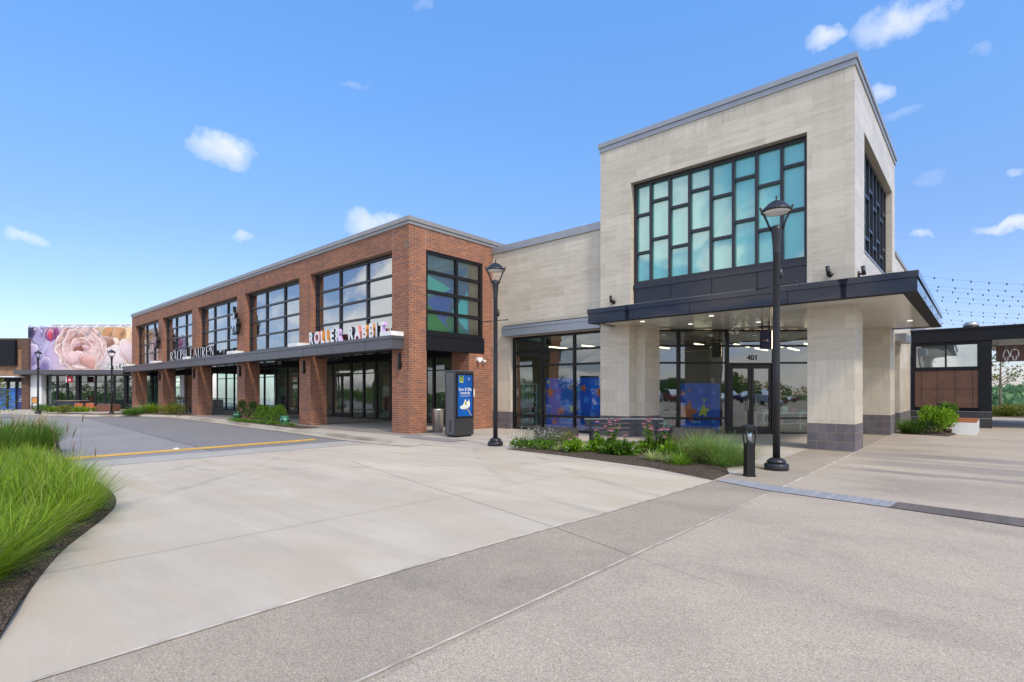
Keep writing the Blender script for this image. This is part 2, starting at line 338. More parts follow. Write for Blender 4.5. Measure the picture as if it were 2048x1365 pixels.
def glass(name, refl, tint, wob=0.05, body=None, bodyfac=0.0):
    """a pane: a mirror-like coat over clear tinted glass, or over a tinted body"""
    g = NT(name); P = g.obj()
    nz = g.n('TexNoise', {'Vector': P, 'Scale': 0.55, 'Detail': 1.0})
    bp = g.n('Bump', {'Height': nz.outputs[0], 'Strength': wob, 'Distance': 0.25})
    gl = g.n('BsdfGlossy', {'Color': (0.93, 0.98, 1.0), 'Roughness': 0.0, 'Normal': bp})
    tr = g.n('BsdfTransparent', {0: tint})
    under = tr.outputs[0]
    if body:
        rp = g.ramp(g.n('NewGeometry').outputs['Random Per Island'], [(0.0, (0.86, 0.90, 0.93)), (1.0, (1.08, 1.04, 1.03))])
        df = g.n('BsdfDiffuse', {0: g.mixc(1.0, body, rp, 'MULTIPLY')})
        under = g.n('MixShader', {0: bodyfac, 1: tr.outputs[0], 2: df.outputs[0]}).outputs[0]
    fres = g.n('Fresnel', {'IOR': 1.5, 'Normal': bp}).outputs[0]
    fac = g.math('ADD', g.math('MULTIPLY', fres, 1.0 - refl), refl, clamp=True)
    return g.end(g.n('MixShader', {0: fac, 1: under, 2: gl.outputs[0]}))
glass('glass_shop', 0.13, (0.70, 0.92, 0.86))
glass('glass_upper', 0.33, (0.42, 0.52, 0.55), 0.07)
glass('glass_end', 0.07, (0.90, 0.97, 0.97), 0.02)
glass('glass_teal', 0.17, (0.1, 0.2, 0.2), 0.12, (0.15, 0.52, 0.455), 1.0)
glass('glass_side', 0.10, (0.1, 0.2, 0.2), 0.02, (0.05, 0.09, 0.085), 1.0)
glass('glass_grey', 0.32, (0.25, 0.3, 0.3), 0.08, (0.15, 0.18, 0.175), 1.0)
glass('glass_far', 0.22, (0.66, 0.92, 0.80), 0.05)
glass('glass_clear', 0.05, (0.95, 0.97, 0.97), 0.0)

def curtain():
    g = NT('curtain'); co = g.wallco()
    w = g.n('TexNoise', {'Vector': g.n('VectorMath', {0: co, 1: (7.0, 0.12, 1)}, operation='MULTIPLY').outputs[0], 'Scale': 1.5, 'Detail': 3.0})
    c = g.ramp(w.outputs[0], [(0.3, (0.20, 0.26, 0.28)), (0.7, (0.40, 0.47, 0.48))])
    return g.end(g.n('BsdfDiffuse', {0: c}))
curtain()
def painted(name, rough=0.6, emit=0.0):
    g = NT(name); a = g.n('Attribute', attribute_name='Paint').outputs['Color']
    ins = {'Base Color': a, 'Roughness': rough, 'Specular IOR Level': 0.3}
    if emit: ins['Emission Color'] = a; ins['Emission Strength'] = emit
    return g.end(g.n('BsdfPrincipled', ins))
painted('print'); painted('screen', 0.12, 0.06)

# ------------------------------------------------------------------ mesh building
ORG = {}
class MB:
    def __init__(self, frame=WORLD):
        self.v = []; self.f = []; self.mi = []; self.fr = frame; self.sm = []
    def T(self, p):
        o, ax, ay = self.fr
        return (o[0] + ax[0] * p[0] + ay[0] * p[1], o[1] + ax[1] * p[0] + ay[1] * p[1], p[2])
    def add(self, vs, fs, mi=0, smooth=False):
        b = len(self.v); self.v += [self.T(p) for p in vs]
        for f in fs: self.f.append([b + i for i in f]); self.mi.append(mi); self.sm.append(smooth)
    def box(self, x0, x1, y0, y1, z0, z1, mi=0):
        vs = [(x, y, z) for z in (z0, z1) for x, y in ((x0, y0), (x1, y0), (x1, y1), (x0, y1))]
        self.add(vs, [(3, 2, 1, 0), (4, 5, 6, 7), (0, 1, 5, 4), (1, 2, 6, 5), (2, 3, 7, 6), (3, 0, 4, 7)], mi); return self
    def quad(self, a, b, c, d, mi=0): self.add([a, b, c, d], [(0, 1, 2, 3)], mi); return self
    def prism(self, poly, z0, z1, mi=0):
        n = len(poly)
        self.add([(x, y, z0) for x, y in poly] + [(x, y, z1) for x, y in poly],
                 [list(range(n))[::-1], list(range(n, 2 * n))] + [(i, (i + 1) % n, n + (i + 1) % n, n + i) for i in range(n)], mi); return self
    def sheet(self, poly, z, mi=0): self.add([(x, y, z) for x, y in poly], [list(range(len(poly)))], mi); return self
    def lathe(self, prof, c=(0, 0, 0), n=20, mi=0, smooth=True):
        vs = []; fs = []
        for r, z in prof:
            for i in range(n):
                a = 2 * PI * i / n; vs.append((c[0] + r * math.cos(a), c[1] + r * math.sin(a), c[2] + z))
        for k in range(len(prof) - 1):
            for i in range(n):
                j = (i + 1) % n; fs.append((k * n + i, k * n + j, (k + 1) * n + j, (k + 1) * n + i))
        if prof[0][0] > 1e-4: fs.append(list(range(n))[::-1])
        if prof[-1][0] > 1e-4: fs.append(list(range((len(prof) - 1) * n, len(prof) * n)))
        self.add(vs, fs, mi, smooth); return self
    def tube(self, pts, r, n=8, mi=0):
        if not isinstance(r, (list, tuple)): r = [r] * len(pts)
        vs = []; fs = []; P = [Vector(p) for p in pts]
        for k, p in enumerate(P):
            t = (P[min(k + 1, len(P) - 1)] - P[max(k - 1, 0)]).normalized()
            a = t.cross(Vector((0, 0, 1)) if abs(t.z) < 0.9 else Vector((1, 0, 0))).normalized(); b = t.cross(a)
            for i in range(n):
                q = p + (a * math.cos(2 * PI * i / n) + b * math.sin(2 * PI * i / n)) * r[k]; vs.append(tuple(q))
        for k in range(len(P) - 1):
            for i in range(n):
                j = (i + 1) % n; fs.append((k * n + i, k * n + j, (k + 1) * n + j, (k + 1) * n + i))
        fs.append(list(range(n))[::-1]); fs.append(list(range((len(P) - 1) * n, len(P) * n)))
        self.add(vs, fs, mi, True); return self
    def blade(self, base, az, ln, lean, droop, w, segs=3):
        """one grass blade: a tapering ribbon that rises, leans out along az and droops"""
        ca, sa = math.cos(az), math.sin(az); px, py = -sa * w, ca * w
        b = len(self.v)
        for k in range(segs + 1):
            t = k / segs; th = lean + droop * t
            if k == 0: x, y, z = base; dx = 0
            else:
                s = ln / segs; out = s * math.sin(lean + droop * (t - 0.5 / segs)); x += ca * out; y += sa * out; z += s * math.cos(lean + droop * (t - 0.5 / segs))
            ww = (1 - t) ** 0.7 if k < segs else 0.05
            self.v.append((x + px * ww, y + py * ww, z)); self.v.append((x - px * ww, y - py * ww, z))
        for k in range(segs):
            self.f.append((b + 2 * k, b + 2 * k + 1, b + 2 * k + 3, b + 2 * k + 2)); self.mi.append(0); self.sm.append(False)
    def leaf(self, p, d, n, ln, w):
        """pointed leaf at p along d with face normal about n"""
        d = Vector(d).normalized(); s = d.cross(Vector(n)).normalized() * w; p = Vector(p); m = p + d * ln * 0.45
        b = len(self.v); self.v += [tuple(p), tuple(m + s), tuple(p + d * ln), tuple(m - s)]
        self.f.append((b, b + 1, b + 2, b + 3)); self.mi.append(0); self.sm.append(False)
    def build(self, name, mat, parent=None, bevel=0):
        me = bpy.data.meshes.new(name)
        org = ORG.get(parent.name, (0, 0, 0)) if parent else (0, 0, 0)
        vs = self.v if org == (0, 0, 0) else [(x - org[0], y - org[1], z - org[2]) for x, y, z in self.v]
        me.from_pydata(vs, [], self.f)
        for m in (mat if isinstance(mat, (list, tuple)) else [mat]): me.materials.append(MATS[m])
        me.polygons.foreach_set('material_index', self.mi)
        me.polygons.foreach_set('use_smooth', self.sm)
        me.update()
        o = bpy.data.objects.new(name, me); COL.objects.link(o)
        if parent: o.parent = parent; ORG[o.name] = org
        if bevel:
            bv = o.modifiers.new('edge', 'BEVEL'); bv.width = bevel; bv.segments = 2; bv.limit_method = 'ANGLE'
        return o

def tag(o, label=None, cat=None, group=None, kind=None):
    if label: o['label'] = label
    if cat: o['category'] = cat
    if group: o['group'] = group
    if kind: o['kind'] = kind
    return o
def thing(name, label, cat, loc=(0, 0, 0), group=None):
    o = bpy.data.objects.new(name, None); COL.objects.link(o); o.location = loc; ORG[o.name] = tuple(loc)
    o.empty_display_size = 0.2
    return tag(o, label, cat, group)
def copy_tree(o, loc=None, rz=0.0, sc=1.0, label=None, parent=None):
    c = o.copy(); COL.objects.link(c); c.parent = parent
    if parent is None:
        if loc is not None: c.location = loc
        c.rotation_euler = (0, 0, rz); c.scale = (sc,) * 3
        if label: c['label'] = label
    for ch in list(o.children): copy_tree(ch, parent=c)
    return c
def struct(name, mb, mat): return tag(mb.build(name, mat), kind='structure')
def part(name, mb, mat, parent, bevel=0): return mb.build(name, mat, parent, bevel)

def text_mesh(s, size, depth=0.0, xs=1.0, bold=0.0, align='CENTER'):
    c = bpy.data.curves.new('lettering', 'FONT'); c.body = s; c.size = size; c.extrude = depth; c.offset = bold; c.align_x = align
    c.resolution_u = 3
    o = bpy.data.objects.new('lettering', c); COL.objects.link(o)
    dg = bpy.context.evaluated_depsgraph_get()
    me = bpy.data.meshes.new_from_object(o.evaluated_get(dg)); bpy.data.objects.remove(o)
    vs = [(v.co.x * xs, v.co.y, v.co.z) for v in me.vertices]; fs = [list(p.vertices) for p in me.polygons]
    bpy.data.meshes.remove(me); return vs, fs
def put_text(mb, s, size, org, ax, depth=0.004, xs=1.0, bold=0.0, align='CENTER', mi=0, facemi=None):
    """lettering upright on a wall: ax is the unit direction the words run along (horizontal)"""
    vs, fs = text_mesh(s, size, depth, xs, bold, align)
    nx, ny = ax[1], -ax[0]
    P = [(org[0] + ax[0] * x + nx * z, org[1] + ax[1] * x + ny * z, org[2] + y) for x, y, z in vs]
    b = len(mb.v); mb.v += P
    for f in fs:
        mb.f.append([b + i for i in f]); mb.sm.append(False)
        front = facemi is not None and all(vs[i][2] > depth * 0.99 for i in f)
        mb.mi.append(facemi if front else mi)

def painted_sheet(name, org, ax, w, h, nx, ny, fn, mat, parent):
    """flat printed sheet with a painted colour per vertex; fn(u, v) with u,v in 0..1"""
    vs = []; fs = []; cols = []
    for j in range(ny + 1):
        for i in range(nx + 1):
            u, v = i / nx, j / ny
            vs.append((org[0] + ax[0] * u * w, org[1] + ax[1] * u * w, org[2] + v * h)); cols.append(fn(u, v))
    for j in range(ny):
        for i in range(nx):
            a = j * (nx + 1) + i; fs.append((a, a + 1, a + nx + 2, a + nx + 1))
    mb = MB(); mb.add(vs, fs); o = mb.build(name, mat, parent)
    ca = o.data.color_attributes.new('Paint', 'FLOAT_COLOR', 'POINT')
    ca.data.foreach_set('color', [x for c in cols for x in (c[0], c[1], c[2], 1.0)])
    return o
def mixv(a, b, t): return tuple(x + (y - x) * t for x, y in zip(a, b))
def clamp(x, a=0.0, b=1.0): return max(a, min(b, x))
def srgb(r, g, b):
    f = lambda c: (c / 255 / 12.92) if c <= 10 else ((c / 255 + 0.055) / 1.055) ** 2.4
    return (f(r), f(g), f(b))
def in_poly(x, y, P):
    r = False; j = len(P) - 1
    for i in range(len(P)):
        if (P[i][1] > y) != (P[j][1] > y) and x < (P[j][0] - P[i][0]) * (y - P[i][1]) / (P[j][1] - P[i][1]) + P[i][0]: r = not r
        j = i
    return r
def star(cx, cy, r, rot=0.0): return [(cx + (r if k % 2 == 0 else r * 0.45) * math.sin(rot + k * PI / 5), cy + (r if k % 2 == 0 else r * 0.45) * math.cos(rot + k * PI / 5)) for k in range(10)]
exec_parts = []

# ------------------------------------------------------------------ ground
gmb = MB(); gmb.box(-400, 400, -300, 52, -0.6, -0.30); struct('ground', gmb, 'meadow')
rd = MB(); rd.sheet([(-80, -45), (-16.0, -45), (-16.2, 0), (-16.2, 14), (-80, 14)], -0.115); struct('road', rd, 'asphalt')
lot = MB(); lot.sheet([(-15.9, -45), (60, -45), (60, -12), (-15.9, -12)], -0.02); struct('parking_lot', lot, 'dark_asphalt')
KERB = [(-70, 1.0), (-58, 3.6), (-51, 5.3), (-47.0, 6.4), (-44.4, 7.5), (-43.1, 8.8), (-42.0, 10.1), (-40.0, 10.9), (-37.5, 11.2), (-34, 11.1), (-30, 10.92), (-26.6, 10.76),
        (-22.5, 10.58), (-19.3, 10.42), (-16.5, 10.22), (-14.2, 10.05), (-12.6, 10.0), (-11.3, 10.12), (-10.2, 10.42), (-9.65, 10.68)]
def zdrive(x): return -0.112 if x < -16.2 else (-0.112 + 0.108 * clamp((x + 16.2) / 5.2) if x < -11 else -0.004)
def kerb_y(x):
    for a, b in zip(KERB, KERB[1:]):
        if a[0] <= x <= b[0]: return a[1] + (b[1] - a[1]) * (x - a[0]) / (b[0] - a[0])
    return 10.68 + (9.49 - 10.68) * (x + 9.65) / (-3.58 + 9.65)
dv = MB(); XS = [-16.21, -15.0, -13.5, -12.2, -11, -10, -9.65, -8, -6.5, -5, -3.45]
rows = []
for x in XS:
    rows.append([(x, -12 + (kerb_y(x) - 0.0 + 12) * k / 6.0, zdrive(x)) for k in range(7)])
for a, b in zip(rows, rows[1:]):
    for k in range(6): dv.quad(a[k], b[k], b[k + 1], a[k + 1])
struct('driveway', dv, 'concrete')
ap = MB()
for x0, x1 in ((-16.2, -14.6),):
    ap.quad((x0, -12, zdrive(x0) + 0.005), (x1, -12, zdrive(x1) + 0.005), (x1, 9.62, zdrive(x1) + 0.005), (x0, 9.62, zdrive(x0) + 0.005))
struct('driveway_apron', ap, 'apron_concrete')
sw = MB(); sw.prism([(-3.6, 9.48), (-3.6, 60), (-110, 60), (-110, 1.0)] + KERB, -0.3, 0.0); struct('sidewalk', sw, 'walk_concrete')
ks = MB()
def sweep(mb, pts, offs):                           # sweep a cross-section of (sideways, z) along the kerb
    rws = []
    for i, p in enumerate(pts):
        a = Vector(pts[max(i - 1, 0)]); b = Vector(pts[min(i + 1, len(pts) - 1)]); t = (b - a).normalized(); nrm = Vector((t.y, -t.x))
        rws.append([(p[0] + nrm.x * o, p[1] + nrm.y * o, (z if not callable(z) else z(p[0]))) for o, z in offs])
    for a, b in zip(rws, rws[1:]):
        for k in range(len(offs) - 1): mb.quad(a[k], a[k + 1], b[k + 1], b[k])
sweep(ks, KERB[:17], [(-0.16, 0.006), (-0.02, 0.006), (0.012, -0.012), (0.03, lambda x: min(zdrive(x) + 0.008, -0.004)), (0.48, lambda x: zdrive(x) + 0.012)])
struct('kerb', ks, 'kerb_concrete')
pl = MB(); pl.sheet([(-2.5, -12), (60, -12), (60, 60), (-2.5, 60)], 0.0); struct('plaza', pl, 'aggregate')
pb = MB(); pb.sheet([(-3.92, -12), (-2.5, -12), (-2.5, 60), (-3.6, 60), (-3.6, 9.49), (-3.72, 5.8), (-3.83, 4.0), (-3.90, 2.2)], 0.0); struct('plaza_band', pb, 'aggregate_band')
jt = MB()
def strip(mb, a, b, w, z):
    a = Vector(a); b = Vector(b); t = (b - a).normalized(); n = Vector((-t.y, t.x)) * w / 2
    mb.quad((a.x + n.x, a.y + n.y, z), (a.x - n.x, a.y - n.y, z), (b.x - n.x, b.y - n.y, z), (b.x + n.x, b.y + n.y, z))
strip(jt, (-2.49, 9.5), (-2.49, 26), 0.040, 0.005)
strip(jt, (-2.60, -2), (-2.51, 8.85), 0.024, 0.005)
strip(jt, (-3.6, 13.3), (-3.6, 15.9), 0.035, 0.005)
strip(jt, (-3.6, 15.93), (-2.5, 16.26), 0.035, 0.006)
for a, b in zip([(-3.93, -3), (-3.90, 2.3), (-3.82, 4.1), (-3.70, 5.86)], [(-3.90, 2.3), (-3.82, 4.1), (-3.70, 5.86), (-3.58, 9.44)]): strip(jt, a, b, 0.035, 0.0065)
struct('paving_joints', jt, 'joint_pale')
jd = MB()
strip(jd, (-6.14, 0.85), (-5.95, 10.2), 0.007, 0.002); strip(jd, (-3.74, 4.97), (-11.0, 6.62), 0.008, 0.0025); strip(jd, (-9.9, 2.3), (-9.75, 10.3), 0.006, 0.002)
strip(jd, (-3.74, 4.97), (-2.56, 4.62), 0.010, 0.0075); strip(jd, (-2.50, 4.6), (-1.6, 4.4), 0.004, 0.005)
for x in (-30, -22, -13.5): strip(jd, (x, kerb_y(x) + 0.1), (x + 0.05, 12.0), 0.02, 0.004)
strip(jd, (-3.6, 19.0), (2.0, 19.0), 0.02, 0.005)
struct('saw_cut_joints', jd, 'joint_dark')
p1 = MB(); p1.sheet([(-3.57, 9.44), (-2.54, 9.03), (-0.97, 8.84), (-0.92, 9.34), (-2.49, 9.56), (-3.43, 9.80)], 0.0105); struct('paver_strip', p1, 'paver_blue')
p2 = MB(); p2.sheet([(-0.97, 8.84), (0.35, 8.62), (12, 6.7), (12, 7.25), (0.37, 9.18), (-0.92, 9.34)], 0.0105); struct('dark_paver_strip', p2, 'paver_dark')
dp = MB(); dp.sheet([(-53.7, 11.6), (-15.0, 11.45), (-15.0, 12.35), (-53.7, 12.5)], 0.005)
for x in (-16.4, -23.8, -31.2, -38.6): dp.sheet([(x - 0.55, 12.4), (x + 0.55, 12.4), (x + 0.55, 17.0), (x - 0.55, 17.0)], 0.009)
dp.sheet([(-15.0, 11.0), (-12.4, 11.0), (-12.4, 11.75), (-15.0, 11.75)], 0.0095)
struct('paving_bands', dp, 'dark_paving')
yl = MB(); yl.quad((-17.52, 2.2, -0.108), (-16.96, 2.2, -0.108), (-17.26, 9.24, -0.108), (-17.80, 9.36, -0.108)); tag(yl.build('road_line', 'yellow_paint'), kind='structure')

# planting soil
soil = MB()
def mound(mb, poly, h=0.06, z0=0.0):
    cx = sum(p[0] for p in poly) / len(poly); cy = sum(p[1] for p in poly) / len(poly)
    inner = [(cx + (x - cx) * 0.9, cy + (y - cy) * 0.85) for x, y in poly]; n = len(poly)
    mb.add([(x, y, z0 - 0.15) for x, y in poly] + [(x, y, z0 + 0.003) for x, y in poly] + [(x, y, z0 + h) for x, y in inner] + [(cx, cy, z0 + h + 0.02)],
           [(i, (i + 1) % n, n + (i + 1) % n, n + i) for i in range(n)] + [(n + i, n + (i + 1) % n, 2 * n + (i + 1) % n, 2 * n + i) for i in range(n)] + [(2 * n + i, 2 * n + (i + 1) % n, 3 * n) for i in range(n)])
mound(soil, [(-9.7, 10.70), (-7.7, 10.58), (-5.22, 10.16), (-3.62, 9.47), (-3.66, 10.4), (-4.3, 11.9), (-5.6, 12.6), (-7.6, 12.2), (-9.2, 11.5)], 0.05)
struct('planting_bed', soil, 'mulch')
def smooth(P, n=6):
    o = []
    for i in range(len(P) - 1):
        a, b, c, d = [Vector(P[max(0, min(len(P) - 1, i + k))]) for k in (-1, 0, 1, 2)]
        for k in range(n):
            t = k / n; o.append(tuple(0.5 * ((2 * b) + (c - a) * t + (2 * a - 5 * b + 4 * c - d) * t * t + (3 * b - a - 3 * c + d) * t ** 3)))
    return o + [tuple(P[-1])]
soil2 = MB(); mound(soil2, smooth([(-4.3, 0.24), (-5.59, 0.57), (-6.91, 0.98), (-8.3, 1.58), (-9.2, 1.88), (-10.3, 2.05), (-11.8, 2.12), (-13.5, 2.2), (-16.5, 2.35), (-24, 3.2), (-33, 4.0)]) + [(-33, -3), (-4, -3)], 0.06)
struct('verge_soil', soil2, 'mulch')
soil3 = MB(); mound(soil3, [(-29.6, 11.0), (-21.4, 10.62), (-21.2, 11.5), (-29.4, 11.75)], 0.04)
mound(soil3, [(-45.6, 7.4), (-44.2, 7.8), (-42.9, 9.4), (-41.6, 10.5), (-38.6, 11.35), (-38.2, 12.6), (-43, 13.0), (-46, 10)], 0.04)
mound(soil3, [(-49.5, 6.0), (-46.6, 6.9), (-45.6, 8.2), (-48.5, 7.6)], 0.04)
mound(soil3, [(-2.3, 24.3), (-0.95, 23.95), (-0.75, 25.2), (-0.9, 28.6), (-2.3, 28.6)], 0.04)
mound(soil3, [(-1.5, 43.5), (8, 43.0), (8, 50), (-1.5, 50)], 0.05)
struct('soil_patches', soil3, 'mulch')
hl = MB()
vs = []; fs = []; NXH, NYH = 70, 40
def hill_z(x, y):
    d = clamp((y - 51) / 22); base = -0.45 - 7.0 * d * d * (3 - 2 * d)
    r = clamp((y - 120) / 160); return base + (6.6 + 4.2 * noise.noise(Vector((x * 0.011, y * 0.008, 3)))) * r * r * (3 - 2 * r)
for j in range(NYH + 1):
    for i in range(NXH + 1):
        x = -420 + 840 * i / NXH; y = 51 + 360 * (j / NYH) ** 1.6
        vs.append((x, y, hill_z(x, y)))
for j in range(NYH):
    for i in range(NXH):
        a = j * (NXH + 1) + i; fs.append((a, a + 1, a + NXH + 2, a + NXH + 1))
hl.add(vs, fs, smooth=True); struct('hills', hl, 'hill_green')

# ------------------------------------------------------------------ windows and shopfronts
XF = lambda X: ((X, 0), (0, 1), (-1, 0))             # frame of a wall that faces +X
def jitter(mb, u0, u1, y, z0, z1):
    k = 0.004; mb.quad((u0, y + U(-k, k), z0), (u1, y + U(-k, k), z0), (u1, y + U(-k, k), z1), (u0, y + U(-k, k), z1))
def window(parent, frame, u0, u1, y, z0, z1, us, zs, fm, gm, fw=0.06, dp=0.10, outer=0.09, cols=None, name='window'):
    """frame bars between u0..u1, z0..z1; cols = own rail heights for each column. One frame mesh with its panes under it."""
    f = MB(frame)
    E = [u0] + list(us) + [u1]
    f.box(u0, u0 + outer, y - dp / 2, y + dp / 2, z0, z1); f.box(u1 - outer, u1, y - dp / 2, y + dp / 2, z0, z1)
    f.box(u0 + outer, u1 - outer, y - dp / 2, y + dp / 2, z1 - outer, z1); f.box(u0 + outer, u1 - outer, y - dp / 2, y + dp / 2, z0, z0 + outer)
    for u in us: f.box(u - fw / 2, u + fw / 2, y - dp / 2 - 0.003, y + dp / 2, z0 + outer, z1 - outer)
    g = MB(frame)
    for i in range(len(E) - 1):
        a = E[i] + (outer if i == 0 else fw / 2); b = E[i + 1] - (outer if i == len(E) - 2 else fw / 2)
        zz = cols[i] if cols else zs
        for z in zz: f.box(a, b, y - dp / 2 + 0.004, y + dp / 2 - 0.004, z - fw / 2, z + fw / 2)
        Z = [z0 + outer] + list(zz) + [z1 - outer]
        for k in range(len(Z) - 1): jitter(g, a - 0.01, b + 0.01, y + 0.01, Z[k] - 0.01, Z[k + 1] + 0.01)
    o = part(name, f, fm, parent); part('pane', g, gm, o); return o
def door_leaf(parent, frame, u0, u1, y, z1, fm, gm, hinge_left=True):
    f = MB(frame); s = 0.09
    f.box(u0, u0 + s, y - 0.03, y + 0.03, 0.02, z1); f.box(u1 - s, u1, y - 0.03, y + 0.03, 0.02, z1)
    f.box(u0 + s, u1 - s, y - 0.03, y + 0.03, 0.02, 0.27); f.box(u0 + s, u1 - s, y - 0.03, y + 0.03, z1 - 0.12, z1)
    o = part('door', f, fm, parent)
    g = MB(frame); jitter(g, u0 + s - 0.01, u1 - s + 0.01, y + 0.005, 0.26, z1 - 0.11); part('pane', g, gm, o)
    h = MB(frame); hu = (u1 - 0.13) if hinge_left else (u0 + 0.13)
    h.tube([(hu, y - 0.03, 0.85), (hu, y - 0.10, 0.87), (hu, y - 0.10, 1.33), (hu, y - 0.03, 1.35)], 0.014, 6); part('handle', h, 'steel', o)
    return o

# ------------------------------------------------------------------ two-storey brick building
BX0, BX1, BY = -53.8, -15.86, 12.1
bb = thing('brick_building', 'two storey red brick shop building with arcade columns and large gridded upper windows', 'building', (-34.8, 12.1, 0))
COLX = [(-16.93, -15.86), (-24.33, -23.26), (-31.70, -30.63), (-39.12, -38.05), (-46.48, -45.41), (-53.80, -52.73)]
for i, (a, b) in enumerate(COLX):
    c = MB(); c.box(a, b, BY, 12.92, -0.12, 3.12 if True else 0); o = part('column', c, 'brick', bb)
up = MB()
up.box(BX0, BX1, BY, 12.5, 6.98, 7.78)                                   # brick band over the windows
for a, b in COLX: up.box(a, b, BY, 12.5, 3.12, 6.98)
up.box(BX1 - 0.4, BX1, 12.5, 16.55, 6.98, 7.78); up.box(BX1 - 0.4, BX1, 15.95, 16.55, 3.16, 6.98); up.box(-16.93, BX1, 12.5, 12.89, 3.12, 6.98)
up.box(BX1 - 1.05, BX1, 15.14, 16.55, -0.02, 3.16)                       # lower pier beside the stone shop
up.box(BX1 - 1.05, BX1 - 0.4, 15.14, 16.55, 3.16, 3.4)
up.box(BX0, BX0 + 0.4, 12.5, 30, 3.2, 7.78); up.box(BX0 + 0.4, BX1, 29.6, 30, -0.1, 7.78); up.box(BX1 - 0.4, BX1, 17.4, 29.6, 0, 7.78)
part('wall', up, 'brick', bb)
sc_ = MB(); sc_.box(-18.2, BX1 - 0.01, 16.56, 17.4, 0, 7.5); part('inner_wall', sc_, 'inner_wall', bb)
cj = MB(); cj.box(-16.866, -16.854, BY - 0.002, BY + 0.01, 6.98, 7.775); part('control_joint', cj, 'joint_pale', bb)
cj = MB(); cj.box(BX1 - 0.01, BX1 + 0.002, 12.875, 12.885, 6.98, 7.775); part('control_joint', cj, 'joint_pale', bb)
st = MB(); st.add([(-16.0 + 0.13 * math.cos(k * PI / 6) * U(.8, 1.1), BY - 0.003, 7.05 + 0.16 * math.sin(k * PI / 6) * U(.8, 1.1)) for k in range(12)], [list(range(12))]); part('patched_brick', st, 'patch', bb)
cp = MB()
cp.box(BX0 - 0.08, BX1 + 0.08, BY - 0.08, BY + 0.4, 7.90, 8.06); cp.box(BX0 - 0.04, BX1 + 0.04, BY - 0.04, BY + 0.4, 7.775, 7.90)
cp.box(BX1 - 0.4, BX1 + 0.08, BY + 0.4, 17.3, 7.90, 8.06); cp.box(BX1 - 0.4, BX1 + 0.04, BY + 0.4, 17.3, 7.775, 7.90); part('coping', cp, 'coping_brick', bb)
rf = MB(); rf.box(BX0 + 0.3, BX1 - 0.3, 12.45, 29.7, 7.55, 7.7); part('roof', rf, 'coping_grey', bb)
fl = MB(); fl.box(BX0 + 0.4, BX1 - 0.42, 12.55, 29.6, 3.92, 4.05); part('arcade_ceiling', fl, 'inner_dark', bb)
bm = MB(); bm.box(-52.7, -16.95, 12.3, 12.75, 3.14, 3.70); part('lintel_beam', bm, 'navy_panel', bb)
inn = MB(); inn.box(-52.0, -17.2, 14.6, 14.7, 4.06, 7.5); part('upper_partition', inn, 'inner_wall', bb)
# canopy
CY = 11.54
ca = thing  # (canopy belongs to the building: a part)
cn = MB(); cn.box(BX0 - 0.4, -16.18, CY, BY - 0.003, 3.15, 3.505); cn.box(BX0 - 0.4, -16.155, CY - 0.025, BY - 0.003, 3.515, 3.635)
can = part('canopy', cn, 'grey_panel', bb)
cg = MB(); cg.box(BX0 - 0.38, -16.19, CY + 0.01, BY - 0.01, 3.505, 3.515)
x = -17.9
while x > BX0: cg.box(x - 0.008, x + 0.008, CY - 0.0025, CY + 0.01, 3.155, 3.505); x -= 2.46
x = -19.1
while x > BX0: cg.box(x - 0.006, x + 0.006, CY - 0.0275, CY + 0.01, 3.52, 3.63); x -= 4.92
part('panel_joint', cg, 'groove', can)
for a, b in COLX[:]:
    w = MB(); w.box(a + 0.02, min(a + 0.96, -16.19), CY - 0.005, BY - 0.004, 3.637, 3.80); part('flashing', w, 'white_paint', can)
# upper windows, each with its own backing of curtains
for i in range(5):
    u0, u1 = COLX[i + 1][1], COLX[i][0]
    w3 = (u1 - u0) / 3
    window(bb, WORLD, u0, u1, 12.42, 3.72, 6.97, [u0 + w3, u0 + 2 * w3], [4.60, 5.36, 6.12], 'mullion_grey', 'glass_upper', 0.085, 0.12, 0.12)
    cu = MB(); cu.quad((u0, 12.95, 3.72), (u1, 12.95, 3.72), (u1, 12.95, 6.97), (u0, 12.95, 6.97)); part('curtain', cu, 'curtain', bb)
# end window with its painted triangles inside
window(bb, XF(BX1), 12.892, 15.95, 0.10, 3.82, 6.98, [14.52], [4.66, 5.42, 6.18], 'mullion', 'glass_end', 0.12, 0.12, 0.11)
TRI = [((0, 0), (0.0, 0.40), (0.62, 0.0), srgb(45, 140, 70)), ((0.62, 0.0), (0.45, 0.18), (0.62, 0.28), srgb(60, 130, 90)), ((0.08, 0.41), (0.62, 0.62), (0.45, 0.06), srgb(65, 105, 170)),
       ((0, 0.44), (0.62, 0.60), (0.0, 0.75), srgb(90, 180, 165)), ((0.60, 0.30), (0.98, 0.62), (0.98, 0.06), srgb(95, 205, 195)), ((0.62, 0.26), (0.98, 0.0), (0.62, 0.0), srgb(70, 140, 110)),
       ((0.45, 0.25), (0.62, 0.62), (0.75, 0.95), srgb(70, 110, 175)), ((0.0, 0.72), (0.98, 0.95), (0.62, 0.40), srgb(78, 118, 150))]
def tri_paint(u, v):
    for a, b, c, col in TRI:
        if in_poly(u, v, [a, b, c]): return tuple(min(0.9, q * 1.7) for q in col)
    return srgb(150, 172, 174) if v > 0.75 else srgb(110, 150, 185)
painted_sheet('mural_panel', (BX1 - 0.185, 12.95, 3.85), (0, 1), 2.35, 3.05, 70, 90, tri_paint, 'print', bb)
ew = MB(); ew.box(BX1 - 0.24, BX1 - 0.185, 15.31, 15.95, 3.9, 7.0); part('blind_wall', ew, 'cloth_tan', bb)
